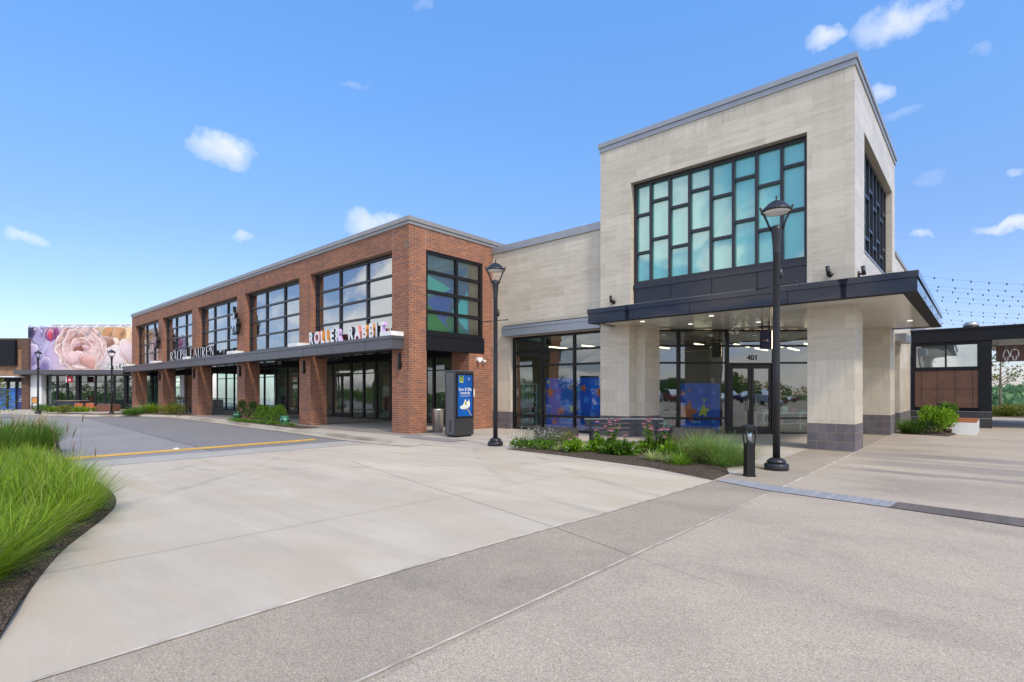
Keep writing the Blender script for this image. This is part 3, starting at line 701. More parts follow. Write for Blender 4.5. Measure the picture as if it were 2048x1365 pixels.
be = MB(XF(BX1)); be.box(12.9, 16.02, -0.02, 0.35, 3.17, 3.70); be.box(12.9, 16.0, -0.035, 0.2, 3.705, 3.81); part('end_beam', be, 'black_panel', bb)
# arcade shopfront
SX = [-48.9, -46.9, -45.2, -43.3, -41.5, -39.6, -37.7, -36.0, -34.4, -33.0, -31.3, -29.95, -27.85, -26.55, -25.3, -23.95, -22.6, -21.0, -20.36, -18.75, -17.9]
fas = MB(); fas.box(-48.9, -18.2, 16.8, 16.98, 3.28, 3.84); part('fascia', fas, 'black_panel', bb)
doors = [(-29.95, -27.85), (-21.0, -20.36)]
for a, b in zip(SX, SX[1:]):
    if (a, b) == doors[0]:
        window(bb, WORLD, a, b, 17.05, 2.60, 3.28, [], [], 'mullion', 'glass_shop', 0.06, 0.10, 0.07)
        m = (a + b) / 2; door_leaf(bb, WORLD, a + 0.07, m - 0.01, 17.05, 2.57, 'mullion', 'glass_shop'); door_leaf(bb, WORLD, m + 0.01, b - 0.07, 17.05, 2.57, 'mullion', 'glass_shop', False)
        for e in (a, b - 0.065): jm = MB(); jm.box(e, e + 0.065, 17.0, 17.1, 0, 2.6); part('door_jamb', jm, 'mullion', bb)
    else:
        window(bb, WORLD, a, b, 17.05, 0.0, 3.28, [], [0.52, 2.60], 'mullion', 'glass_shop', 0.055, 0.10, 0.075)
tr = MB()
for a, b in zip(SX, SX[1:]): tr.box(a + 0.05, b - 0.05, 17.0, 17.04, 3.85, 3.92)
part('transom', tr, 'leaf_olive', bb)  # yellow-green reflection in the transom glass, painted as plain olive
isd = MB(); isd.box(-48.0, -18.3, 21.5, 21.6, 0.0, 3.9); part('shop_back_wall', isd, 'inner_wall', bb)
ifl = MB(); ifl.box(-48.0, -18.3, 17.12, 21.5, 0.0, 0.012); part('shop_floor', ifl, 'inner_floor', bb)
for k in range(18):
    s = MB(); xx = -47.5 + k * 1.62; s.box(xx, xx + 1.2, 18.6 + 1.2 * (k % 2), 18.7 + 1.2 * (k % 2), 3.72, 3.76); part('ceiling_light', s, 'light_strip', bb)
for x in (-16.4, -23.8, -31.2, -38.6, -45.95):
    w = MB(); w.box(x - 0.05, x + 0.05, BY - 0.10, BY - 0.001, 2.40, 3.0); w.box(x - 0.04, x + 0.10, BY - 0.07, BY - 0.001, 2.5, 2.66); part('wall_light', w, 'mullion', bb)
cam = MB(XF(BX1)); cam.box(15.55, 15.85, -0.10, -0.001, 2.86, 3.0); cam.lathe([(0.0, -0.09), (0.06, -0.07), (0.075, 0.0), (0.05, 0.06), (0, 0.07)], (15.6, -0.16, 2.84), 10); cam.lathe([(0.0, -0.08), (0.05, -0.06), (0.06, 0.0), (0, 0.06)], (15.9, -0.16, 2.86), 10); part('security_camera', cam, 'white_paint', bb)
pn = MB(XF(BX1)); pn.box(15.28, 15.46, -0.012, -0.001, 1.35, 1.68); part('notice', pn, 'paper_white', bb)

# ---- lettering on the canopy
LET = {'R': [(0, 0, .13, 1), 'P', (.30, 0, .16, 0)], }
def serif_word(mb, s, x0, y, z0, h, wscale, depth, mi_side=0, mi_face=1, ax=(1, 0)):
    """roman capitals from thick and thin strokes with serifs; returns the end x"""
    x = x0; T = 0.15 * h * wscale; t = 0.05 * h
    def bar(xa, za, xb, zb, wa):
        hw = wa / 2; P = [(xa - hw, za), (xa + hw, za), (xb + hw, zb), (xb - hw, zb)]; poly(P)
    def poly(P):
        n = len(P); nx, ny = ax[1], -ax[0]
        pf = [(y[0] + ax[0] * px + nx * depth, y[1] + ax[1] * px + ny * depth, z0 + pz) for px, pz in P]; pbk = [(y[0] + ax[0] * px, y[1] + ax[1] * px, z0 + pz) for px, pz in P]
        b = len(mb.v); mb.v += pbk + pf
        mb.f.append([b + n + i for i in range(n)]); mb.mi.append(mi_face); mb.sm.append(False)
        for i in range(n): mb.f.append([b + i, b + (i + 1) % n, b + n + (i + 1) % n, b + n + i]); mb.mi.append(mi_side); mb.sm.append(False)
    def serif(xc, zc, w): poly([(xc - w / 2, zc), (xc + w / 2, zc), (xc + w / 2, zc + t), (xc - w / 2, zc + t)])
    def bowl(xs, za, zb, w):
        n = 8; c = (za + zb) / 2; r = (zb - za) / 2
        outp = [(xs + w * math.sin(PI * k / n), c + r * math.cos(PI * k / n)) for k in range(n + 1)]
        inp = [(xs + (w - T * 0.9) * math.sin(PI * k / n), c + (r - t) * math.cos(PI * k / n)) for k in range(n + 1)]
        for k in range(n): poly([inp[k], inp[k + 1], outp[k + 1], outp[k]])
    W = h * wscale
    for ch in s:
        if ch == ' ': x += 0.55 * W; continue
        if ch in 'RPLHEIN': 
            bar(x + T, 0, x + T, h, T if ch != 'N' else t * 1.3); serif(x + T, 0, 2.1 * T); serif(x + T, h - t, 2.1 * T)
        if ch in 'RP': bowl(x + T, 0.46 * h, h, 0.50 * W)
        if ch == 'R': bar(x + T + 0.44 * W, 0, x + T + 0.14 * W, 0.49 * h, T); 
        if ch == 'L': serif(x + T + 0.25 * W, 0, 0.5 * W); bar(x + T + 0.48 * W, 0, x + T + 0.48 * W, 0.24 * h, t)
        if ch == 'E':
            for zz in (0, 0.48 * h, h - t): serif(x + T + 0.24 * W, zz, 0.45 * W)
            bar(x + T + 0.45 * W, 0, x + T + 0.45 * W, 0.2 * h, t); bar(x + T + 0.43 * W, 0.82 * h, x + T + 0.43 * W, h, t)
        if ch == 'H': bar(x + T + 0.55 * W, 0, x + T + 0.55 * W, h, T); serif(x + T + 0.27 * W, 0.48 * h, 0.5 * W); serif(x + T + 0.55 * W, 0, 2.1 * T); serif(x + T + 0.55 * W, h - t, 2.1 * T)
        if ch == 'N': bar(x + T + 0.60 * W, 0, x + T + 0.02 * W, h, T); bar(x + T + 0.62 * W, 0, x + T + 0.62 * W, h, t * 1.3); serif(x + T + 0.62 * W, h - t, 1.8 * T)
        if ch == 'U': bar(x + T, 0.2 * h, x + T, h, T); bar(x + T + 0.55 * W, 0.2 * h, x + T + 0.55 * W, h, t * 1.4); serif(x + T, h - t, 2.1 * T); serif(x + T + 0.55 * W, h - t, 1.8 * T); bar(x + T + 0.12 * W, 0.03 * h, x + T, 0.22 * h, T); bar(x + T + 0.36 * W, 0.03 * h, x + T + 0.55 * W, 0.22 * h, t * 1.6); serif(x + T + 0.25 * W, 0.01 * h, 0.34 * W)
        if ch == 'A': bar(x + T * 0.6, 0, x + 0.40 * W, h, t * 1.3); bar(x + 0.74 * W, 0, x + 0.42 * W, h, T); serif(x + 0.40 * W, 0.3 * h, 0.42 * W); serif(x + T * 0.6, 0, 1.6 * T); serif(x + 0.74 * W, 0, 1.9 * T)
        x += {'R': 0.80, 'A': 0.92, 'L': 0.74, 'P': 0.76, 'H': 0.90, 'U': 0.90, 'E': 0.76, 'N': 0.98}.get(ch, 0.8) * W
    return x
rl = thing('shop_sign', 'white serif capitals standing on the brick building canopy, left of the coloured letters', 'sign', (-37.7, 11.62, 3.64))
xx = -41.75
for ch in 'RALPH LAUREN':
    if ch == ' ': xx += 0.55; continue
    mb = MB(); e = serif_word(mb, ch, xx, (0, 11.72), 3.66, 0.60, 1.22, 0.13); part('letter', mb, ['mullion', 'text_white'], rl); xx = e + 0.075
sc_len = xx + 41.75
rr = thing('shop_sign', 'coloured block capitals with white faces standing on the brick building canopy near its corner', 'sign', (-19.7, 11.6, 3.64))
RRC = list(zip('ROLLER', ['sh_navy', 'sh_pink', 'sh_orange', 'sh_orange', 'sh_navy', 'sh_lilac'])) + [(' ', '')] + list(zip('RABBIT', ['sh_navy', 'sh_pink', 'sh_orange', 'sh_orange', 'sh_navy', 'sh_lilac']))
PXS = [-22.35, -21.72, -21.10, -20.62, -20.10, -19.55, 0, -18.65, -18.12, -17.62, -17.14, -16.74, -16.43]
RRX = [-22.33, -21.58, -21.0, -20.52, -19.96, -19.3, 0, -18.33, -17.75, -17.18, -16.68, -16.36, -16.2]
# even spacing measured along the canopy
pos = []; x = -22.62
for ch, c in RRC:
    if ch == ' ': x += 0.50; pos.append(None); continue
    wd = {'I': 0.23, 'L': 0.40, 'O': 0.55, 'T': 0.43, 'E': 0.42}.get(ch, 0.485); pos.append(x + wd / 2); x += wd
for (ch, c), px in zip(RRC, pos):
    if px is None: continue
    mb = MB(); put_text(mb, ch, 0.74, (px, 11.74, 3.665), (1, 0), 0.075, 0.80, 0.030, mi=0, facemi=1); part('letter', mb, [c, 'text_white'], rr)
fz = MB(); serif_word(fz, 'RALPH LAUREN', -31.0, (0, 16.79), 3.42, 0.26, 1.0, 0.012); serif_word(fz, 'RALPH LAUREN', -39.4, (0, 16.79), 3.42, 0.26, 1.0, 0.012); part('fascia_lettering', fz, ['text_grey', 'text_grey'], bb)
sgn = thing('blade_sign', 'small black hanging sign with a white rider emblem under the brick arcade', 'sign', (-31.9, 15.0, 3.4))
b_ = MB(); b_.box(-32.3, -31.4, 14.6, 14.66, 3.05, 3.85); part('panel', b_, 'black_panel', sgn)
# rider emblem: horse and player with a raised mallet, thin relief
HORSE = [(0.05, 0.0), (0.14, 0.0), (0.17, 0.22), (0.30, 0.36), (0.26, 0.05), (0.34, 0.0), (0.40, 0.34), (0.62, 0.36), (0.66, 0.04), (0.74, 0.0), (0.76, 0.36), (0.84, 0.10), (0.93, 0.08), (0.86, 0.44), (0.98, 0.52), (1.0, 0.40), (1.06, 0.42),
         (0.92, 0.66), (0.60, 0.58), (0.56, 0.70), (0.60, 0.84), (0.54, 0.92), (0.44, 0.90), (0.42, 0.80), (0.30, 0.98), (0.24, 1.18), (0.18, 1.16), (0.22, 0.96), (0.34, 0.72), (0.32, 0.58), (0.16, 0.70), (0.0, 0.60), (-0.06, 0.48), (0.06, 0.46), (0.10, 0.30)]
em = MB(); em.v += []
def emblem(mb, ox, oy, oz, s, depth, mi=0, mf=0, xs=1.0):
    n = len(HORSE); b = len(mb.v)
    mb.v += [(ox + x * s * xs, oy, oz + z * s) for x, z in HORSE] + [(ox + x * s * xs, oy - depth, oz + z * s) for x, z in HORSE]
    mb.f.append([b + n + i for i in range(n)]); mb.mi.append(mf); mb.sm.append(False)
    mb.f.append([b + i for i in range(n)][::-1]); mb.mi.append(mi); mb.sm.append(False)
    for i in range(n): mb.f.append([b + i, b + (i + 1) % n, b + n + (i + 1) % n, b + n + i]); mb.mi.append(mi); mb.sm.append(False)
emblem(em, -32.05, 14.597, 3.18, 0.45, 0.01); part('emblem', em, 'text_white', sgn)
for (cx, lab) in ((-31.72, 'chrome rider emblem fixed to the brick pier nearer the coloured letters'), (-46.5, 'chrome rider emblem on the far brick pier, left of the white serif letters')):
    e = MB(); emblem(e, cx + 0.08, 11.98, 4.75, 1.34, 0.20, 0, 1, 0.52); o = e.build('emblem_sign', ['mullion', 'chrome']); tag(o, lab, 'emblem')
    k = MB(); k.box(cx + 0.3, cx + 0.55, 11.975, 12.098, 5.15, 5.35); part('bracket', k, 'mullion', o)

# ------------------------------------------------------------------ limestone corner store with its tower
TX0, TX1, TY, TYB = -10.27, -2.52, 16.3, 24.6
ts = thing('stone_store', 'pale limestone corner store with a square tower and tall teal window', 'building', (-6.4, 16.3, 0))
wl = MB()
# low wing
WY = 16.55
wl.box(-15.86, -14.83, WY, 16.95, 0.72, 3.83); wl.box(-15.86, TX0, WY, 16.95, 3.83, 7.47)
# tower front
wl.box(TX0, -9.06, TY, 16.8, 3.895, 10.12); wl.box(-3.64, TX1, TY, 16.8, 3.895, 10.12); wl.box(-9.06, -3.64, TY, 16.8, 8.73, 10.12)
wl.box(-9.06, -3.64, TY + 0.05, 16.8, 3.9, 4.58)
# tower right side
wl.box(TX1 - 0.6, TX1, 16.8, 17.77, 3.895, 10.12); wl.box(TX1 - 0.6, TX1, 23.83, TYB, 3.895, 10.12); wl.box(TX1 - 0.6, TX1, 17.77, 23.83, 8.90, 10.12); wl.box(TX1 - 0.6, TX1, 17.77, 23.83, 3.9, 5.55)
# tower left and back
wl.box(TX0, TX0 + 0.4, 16.8, TYB, 7.0, 10.12); wl.box(TX0 + 0.4, TX1 - 0.6, TYB - 0.4, TYB, 3.9, 10.12)
# wing running back along the side walk
wl.box(TX1 - 0.4, TX1, TYB, 26.2, 3.48, 6.72); wl.box(TX1 - 0.4, TX1, 26.2, 30.2, 0.72, 6.72); wl.box(-16, TX1 - 0.4, 29.8, 30.2, 0.0, 6.72)
part('wall', wl, 'limestone', ts)
for (x0, x1, y0, y1, zt) in ((-3.63, TX1, TY, 17.5, 3.895), (TX0, -9.12, TY, 16.78, 3.895), (-3.60, TX1, 23.3, TYB, 3.895)):
    c = MB(); c.box(x0, x1, y0, y1, 0.72, zt); o = part('column', c, 'limestone', ts)
    d = MB(); d.box(x0 - 0.008, x1 + 0.008, y0 - 0.008, y1 + 0.008, 0.0, 0.72); part('column_base', d, 'block', o)
rt = MB(); rt.box(TX0, -8.78, 16.781, 17.9, 0.72, 3.895); part('return_wall', rt, 'limestone', ts)
for e in ((-15.86, -14.83, WY - 0.012, 16.95), (TX0, -8.772, 16.79, 17.9), (TX1 - 0.4, TX1 + 0.008, 26.2, 30.2)): bs = MB(); bs.box(*e, 0, 0.72); part('wall_base', bs, 'block', ts)
cp = MB()
def coping(mb, x0, x1, y0, y1, z):
    for o, a, b in ((0.07, z + 0.16, z + 0.31), (0.035, z, z + 0.155)): mb.box(x0 - o, x1 + o, y0 - o, y1 + o, a, b)
coping(cp, TX0, TX1, TY, TYB, 10.115); part('coping', cp, 'coping_grey', ts)
for e in ((-15.85, TX0 - 0.08, WY - 0.06, 16.95, 7.475, 7.75), (TX1 - 0.4, TX1 + 0.05, TYB + 0.06, 30.2, 6.725, 6.88)): cq = MB(); cq.box(*e); part('coping', cq, 'coping_grey', ts)
rf = MB(); rf.box(-15.7, TX0, 16.9, 29.8, 7.2, 7.35); rf.box(TX0 + 0.4, TX1 - 0.4, TYB, 29.8, 6.4, 6.6); part('roof', rf, 'coping_grey', ts)
ln = MB(); ln.box(-15.05, TX0 - 0.002, 16.25, WY - 0.001, 3.86, 4.14); ln.box(-15.05, TX0 - 0.002, 16.24, WY - 0.001, 4.148, 4.27); part('lintel', ln, 'lintel_silver', ts)
ll = MB(); ll.box(-15.0, TX0 - 0.002, 16.3, WY - 0.001, 4.27, 4.31); part('lintel_flashing', ll, 'groove', ts)
l2 = MB(); l2.box(TX1 + 0.001, TX1 + 0.34, TYB + 0.01, 26.5, 3.48, 3.76); part('lintel', l2, 'lintel_silver', ts)
# tall gridded tower windows
mx = [-8.43, -7.755, -7.08, -6.385, -5.70, -5.03, -4.34]
HI, LO, MI, ML = 8.0, 7.63, 6.72, 6.33
cols = [(ML, LO), (MI, HI)] * 4
window(ts, WORLD, -9.06, -3.64, 16.60, 5.24, 8.73, mx, None, 'mullion_grey', 'glass_teal', 0.085, 0.16, 0.12, cols=[[a, b] for a, b in cols])
spn = MB(); spn.box(-9.06, -3.64, 16.50, 16.7, 4.3, 5.10); spn.box(-9.06, -3.64, 16.46, 16.7, 5.105, 5.235); o = part('spandrel', spn, 'navy_panel', ts)
sg = MB()
for x in (-7.70, -6.35, -5.0): sg.box(x - 0.012, x + 0.012, 16.4975, 16.52, 4.32, 5.10)
part('panel_joint', sg, 'groove', o)
window(ts, XF(TX1), 17.77, 23.83, 0.26, 5.62, 8.90, [17.77 + 0.757 * k for k in range(1, 8)], None, 'mullion_grey', 'glass_side', 0.085, 0.14, 0.10, cols=[[a, b] for a, b in ((ML, LO), (MI, HI)) * 4])
si = MB(); si.add([(TX1 - 0.25, 17.77, 5.56), (TX1 + 0.02, 17.77, 5.50), (TX1 + 0.02, 23.83, 5.50), (TX1 - 0.25, 23.83, 5.56), (TX1 - 0.25, 17.77, 5.62), (TX1 + 0.02, 17.77, 5.56), (TX1 + 0.02, 23.83, 5.56), (TX1 - 0.25, 23.83, 5.62)],
                  [(3, 2, 1, 0), (4, 5, 6, 7), (0, 1, 5, 4), (1, 2, 6, 5), (2, 3, 7, 6), (3, 0, 4, 7)]); part('sill', si, 'lintel_silver', ts)
ins = MB(); ins.box(TX0 + 0.42, TX1 - 0.62, 16.85, TYB - 0.42, 9.3, 9.4); part('tower_ceiling', ins, 'inner_wall', ts)
# canopy round the foot of the tower
KX0, KX1, KY0, KY1 = -9.94, -1.12, 15.0, 24.2
cn = MB()
cn.box(KX0, KX1, KY0, KY0 + 0.28, 3.86, 4.165); cn.box(KX1 - 0.28, KX1, KY0 + 0.28, KY1, 3.86, 4.165); cn.box(KX0, KX0 + 0.28, KY0 + 0.28, 16.29, 3.86, 4.165)
cn.box(KX0 - 0.025, KX1 + 0.025, KY0 - 0.025, KY0 + 0.28, 4.175, 4.325); cn.box(KX1 - 0.28, KX1 + 0.025, KY0 + 0.28, KY1, 4.175, 4.325); cn.box(KX0 - 0.025, KX0 + 0.28, KY0 + 0.28, 16.29, 4.175, 4.325)
cn.box(KX0 + 0.28, KX1 - 0.28, KY0 + 0.28, TY - 0.003, 4.17, 4.22); cn.box(TX1 + 0.003, KX1 - 0.28, TY, KY1, 4.17, 4.22); cn.box(TX1 + 0.003, KX1 - 0.28, KY1 - 0.28, KY1, 3.86, 4.165)
can = part('canopy', cn, 'navy_gloss', ts)
ub = MB(); ub.box(KX1 - 0.285, KX1 - 0.004, KY0 + 0.004, KY1 - 0.004, 3.855, 3.8595); ub.box(KX0 + 0.004, KX1 - 0.285, KY0 + 0.004, KY0 + 0.282, 3.855, 3.8595); part('underside_trim', ub, 'cloth_dark', can)
cg = MB(); cg.box(KX0 + 0.01, KX1 - 0.01, KY0 + 0.01, KY0 + 0.2, 4.165, 4.175); cg.box(KX1 - 0.2, KX1 - 0.01, KY0 + 0.2, KY1 - 0.01, 4.165, 4.175)
for x in (-8.25, -6.42, -3.8): cg.box(x - 0.01, x + 0.01, KY0 - 0.003, KY0 + 0.01, 3.865, 4.165)
for y in (17.3, 19.6, 21.9): cg.box(KX1 - 0.01, KX1 + 0.003, y - 0.01, y + 0.01, 3.865, 4.165)
part('panel_joint', cg, 'groove', can)
sf = MB(); sf.add([(KX0 + 0.28, KY0 + 0.28, 3.885), (KX1 - 0.28, KY0 + 0.28, 3.885), (KX1 - 0.28, KY1 - 0.28, 3.885), (-3.3, KY1 - 0.28, 3.885), (-9.7, 17.85, 3.885), (KX0 + 0.28, 17.0, 3.885)], [(0, 5, 4, 3, 2, 1)])
part('soffit', sf, 'soffit_slats', can)
for (x, y) in ((-8.4, 15.9), (-6.2, 16.1), (-7.5, 17.6), (-5.6, 18.6), (-1.8, 21.5), (-4.2, 19.8)):
    d = MB(); d.lathe([(0.0, 0), (0.075, 0.0), (0.075, 0.012)], (x, y, 3.870), 14); part('downlight', d, 'downlight', can)
for (x, y, fr_) in ((-9.72, TY, 0), (-3.08, TY, 0), (TX1, 16.75, 1)):
    u = MB(); ax = (0, -1) if fr_ == 0 else (1, 0)
    u.tube([(x, y, 4.72), (x + ax[0] * 0.04, y + ax[1] * 0.04, 4.72)], 0.075, 14); u.tube([(x, y, 4.72), (x + ax[0] * 0.15, y + ax[1] * 0.15, 4.72)], 0.03, 8)
    u.tube([(x + ax[0] * 0.15 - 0.01, y + ax[1] * 0.15, 4.68), (x + ax[0] * 0.15 - 0.04, y + ax[1] * 0.15, 4.92)], 0.05, 12); part('uplight', u, 'lamp_black', ts)
# wing shopfront
wf = window(ts, WORLD, -14.83, TX0 + 0.35, 16.75, 0.0, 3.83, [-13.27, -11.71], [0.60, 2.62, 3.20], 'mullion', 'glass_shop', 0.08, 0.12, 0.09)
# slanted entrance front
DG = 19.7
def dl(x): return (x - 1024) / 1060 * DG
E0, E1, EA, EB, EC, ED = dl(1290), dl(1728), dl(1357), dl(1454), dl(1549), dl(1640)
for a, b in ((E0, EA), (EA, EB), (EC, ED), (ED, E1)):
    window(ts, DIAG, a, b, DG, 0.0, 3.86, [], [0.58, 2.64, 3.27], 'mullion', 'glass_shop', 0.07, 0.12, 0.06)
window(ts, DIAG, EB, EC, DG, 2.58, 3.86, [], [3.27], 'mullion', 'glass_shop', 0.07, 0.12, 0.06)
for e in (EB, EC - 0.12): jm = MB(DIAG); jm.box(e, e + 0.12, DG - 0.08, DG + 0.08, 0, 2.58); part('door_jamb', jm, 'mullion', ts)
em_ = (EB + EC) / 2
door_leaf(ts, DIAG, EB + 0.12, em_ - 0.012, DG, 2.54, 'mullion', 'glass_shop'); door_leaf(ts, DIAG, em_ + 0.012, EC - 0.12, DG, 2.54, 'mullion', 'glass_shop', False)
num = MB(); P = fr(dl(1505), DG - 0.0); put_text(num, '401', 0.27, (P[0], P[1], 2.74), (RX, RY), 0.003, 1.0, 0.008); part('house_number', num, 'text_dark', ts)
# inside the store
it = MB(); it.box(-15.8, -15.7, 16.95, 29, 0, 3.8); it.box(-15.7, TX1 - 0.7, 28.9, 29, 0, 3.8); part('shop_back_wall', it, 'inner_wall', ts)
il = MB(); il.add([(-15.7, 16.86, 0.012), (-9.6, 18.0, 0.012), (-3.2, 23.6, 0.012), (-2.95, 28.9, 0.012), (-15.7, 28.9, 0.012)], [(0, 1, 2, 3, 4)]); part('shop_floor', il, 'inner_floor', ts)
ic = MB(); ic.add([(-15.7, 16.86, 3.84), (-10.2, 16.86, 3.84), (-9.4, 18.15, 3.95), (-3.3, 23.6, 3.95), (-2.95, 28.9, 3.84), (-15.7, 28.9, 3.84)], [(5, 4, 3, 2, 1, 0)]); part('shop_ceiling', ic, 'inner_dark', ts)
iw = MB(); iw.box(-13.1, -11.9, 19.2, 19.35, 0, 3.8); iw.box(-8.9, -7.4, 22.6, 22.8, 0, 3.8); part('dark_partition', iw, 'inner_dark', ts)
for k, (x, y) in enumerate([(-8.6, 20.6), (-8.6, 23.2), (-7.5, 21.9), (-7.5, 24.5), (-6.4, 22.8), (-6.4, 25.4), (-5.3, 23.4), (-5.3, 26.0), (-4.2, 24.4), (-13.8, 17.9), (-12.4, 18.3), (-11.2, 17.9), (-10.4, 20.4)]):
    s = MB(); s.box(x - 0.035, x + 0.035, y, y + 1.7, 3.45, 3.49); part('ceiling_light', s, 'light_strip', ts)
# blue starry posters inside the glass
BLUE = srgb(44, 112, 232); BL2 = srgb(80, 155, 248); ORA = srgb(250, 120, 62); YEL = srgb(245, 220, 70)
def poster(stars, base=BLUE):
    def fn(u, v):
        c = mixv(base, srgb(28, 82, 190), 0.35 + 0.3 * noise.noise(Vector((u * 5, v * 5, 1))))
        for (P, col) in stars:
            if in_poly(u, v, P): c = col
        return c
    return fn
def sx(lst, asp): return [([(cx + (px - cx) / asp, py) for px, py in star(cx, cy, r, ro)], col) for cx, cy, r, ro, col in lst]
def window_poster(label, org, ax, w, h, lst):
    o = thing('window_poster', label, 'poster', org)
    painted_sheet('print', org, ax, w, h, int(w * 45), int(h * 45), poster(sx(lst, w / h)), 'print', o); return o
window_poster('blue poster of orange and blue stars inside the wide shop window left of the entrance', (-13.2, 16.86, 0.1), (1, 0), 2.6, 2.0,
    [(0.05, 0.93, 0.05, 0.3, YEL), (0.09, 0.72, 0.13, 0.1, ORA), (0.30, 0.36, 0.11, 0.0, ORA), (0.17, 0.13, 0.07, 0.2, ORA), (0.52, 0.40, 0.12, 0.3, YEL), (0.70, 0.80, 0.09, 0.3, ORA), (0.2, 0.86, 0.08, 0.5, BL2), (0.24, 0.62, 0.10, 0.2, BL2), (0.42, 0.5, 0.09, 0, BL2), (0.6, 0.78, 0.09, 0.3, BL2), (0.75, 0.58, 0.10, 0.1, BL2), (0.64, 0.35, 0.07, 0.1, BL2),
     (0.97, 0.72, 0.12, 0.2, ORA), (0.86, 0.3, 0.08, 0.1, BL2), (0.45, 0.2, 0.08, 0.2, BL2), (0.48, 0.82, 0.06, 0.2, ORA), (0.78, 0.16, 0.06, 0.2, YEL)])
P = fr(dl(1359), DG + 0.13)
wp = window_poster('blue poster with a large orange star beside the entrance doors marked 401', (P[0], P[1], 0.1), (RX, RY), 1.55, 1.78,
    [(0.22, 0.40, 0.26, 0.25, ORA), (0.60, 0.42, 0.16, 0.1, YEL), (0.11, 0.80, 0.07, 0.2, ORA), (0.27, 0.84, 0.035, 0.1, ORA), (0.62, 0.65, 0.045, 0.3, YEL), (0.75, 0.52, 0.035, 0, ORA), (0.55, 0.85, 0.06, 0.1, BL2), (0.5, 0.45, 0.07, 0.1, BL2), (0.86, 0.8, 0.06, 0.3, BL2), (0.85, 0.2, 0.06, 0.3, BL2)])
tx = MB(); Q = fr(dl(1394), DG + 0.125); put_text(tx, "I'm a", 0.17, (Q[0], Q[1], 0.40), (RX, RY), 0.002, 1.0, 0.006); part('lettering', tx, 'text_white', wp)
P = fr(dl(1296), DG + 0.13)
w2 = thing('window_poster', 'low poster of teal stripes and a red shape with white words, left of the doors', 'poster', (P[0], P[1], 0.08))
def stripes(u, v):
    if u > 0.66 and in_poly(u, v, [(0.64, 0.72), (0.80, 0.98), (1.0, 0.9), (1.0, 0.0), (0.76, 0.0), (0.72, 0.4)]): return srgb(190, 72, 78)
    k = int(u * 34 + 0.5 * math.sin(v * 5)); return [srgb(80, 165, 150), srgb(120, 195, 180), srgb(60, 140, 165), srgb(150, 200, 160), srgb(95, 150, 200)][(k * 7) % 5]
painted_sheet('print', (P[0], P[1], 0.08), (RX, RY), 1.22, 0.48, 60, 24, stripes, 'print', w2)
tx = MB(); Q = fr(dl(1347), DG + 0.12)
for s, z in (('I d', 0.44), ('wa', 0.28), ('gro', 0.13)): put_text(tx, s, 0.13, (Q[0], Q[1], z), (RX, RY), 0.002, 1.0, 0.005)
part('lettering', tx, 'text_white', w2)
pp = thing('signpost', 'wooden post with two blank green arrow boards behind the entrance window', 'sign', (*fr(dl(1434), DG + 0.45), 0))
q = MB(DIAG); q.tube([(dl(1434), DG + 0.45, 0.01), (dl(1434), DG + 0.45, 2.0)], 0.07, 8); q.lathe([(0.07, 0), (0.1, 0.05), (0, 0.12)], (dl(1434), DG + 0.45, 1.97), 8); part('post', q, 'cloth_tan', pp)
for z, w_, m, dx in ((1.62, 0.48, 'leaf_bright', 0.0), (1.28, 0.8, 'inner_teal', 0.1)):
    q = MB(DIAG); a = dl(1434) + dx
    q.add([(a - w_ / 2, DG + 0.36, z), (a - w_ / 2 - 0.12, DG + 0.36, z + 0.11), (a - w_ / 2, DG + 0.36, z + 0.22), (a + w_ / 2, DG + 0.36, z + 0.22), (a + w_ / 2, DG + 0.36, z)] + [(a - w_ / 2, DG + 0.40, z), (a - w_ / 2 - 0.12, DG + 0.40, z + 0.11), (a - w_ / 2, DG + 0.40, z + 0.22), (a + w_ / 2, DG + 0.40, z + 0.22), (a + w_ / 2, DG + 0.40, z)],
          [(4, 3, 2, 1, 0), (5, 6, 7, 8, 9), (0, 1, 6, 5), (1, 2, 7, 6), (2, 3, 8, 7), (3, 4, 9, 8), (4, 0, 5, 9)]); part('arrow_board', q, m, pp)
# hanging blade sign
hs = thing('blade_sign', 'dark blue hanging sign with small coloured letters under the stone store canopy', 'sign', (*fr(dl(1528), 17.8), 3.3))
q = MB(DIAG); L0 = (1530 - 1024) / 1060 * 17.6
q.box(L0 - 0.16, L0 + 0.16, 17.50, 17.62, 2.98, 3.60); q.box(L0 + 0.14, L0 + 0.175, 17.49, 17.63, 2.99, 3.59); o = part('panel', q, 'sign_navy', hs)
q = MB(DIAG); q.box(L0 - 0.19, L0 + 0.19, 17.48, 17.64, 3.70, 3.74); q.box(L0 - 0.13, L0 - 0.10, 17.54, 17.58, 3.60, 3.883); q.box(L0 + 0.10, L0 + 0.13, 17.54, 17.58, 3.60, 3.883); part('bracket', q, 'mullion', hs)
q = MB(DIAG); q.box(L0 + 0.176, L0 + 0.19, 17.49, 17.63, 2.99, 3.59); part('lit_edge', q, 'light_strip', hs)
for k, (ch, m) in enumerate(zip('TOYSRUS', ['sign_red', 'sh_orange', 'yellow_paint', 'leaf_bright', 'text_white', 'sh_orange', 'blue_door'])):
    q = MB(); P = fr(L0 - 0.115 + k * 0.036, 17.497); put_text(q, ch, 0.055 if ch != 'R' else 0.075, (P[0], P[1], 3.24), (RX, RY), 0.002, 0.9, 0.003); part('letter', q, m, hs)
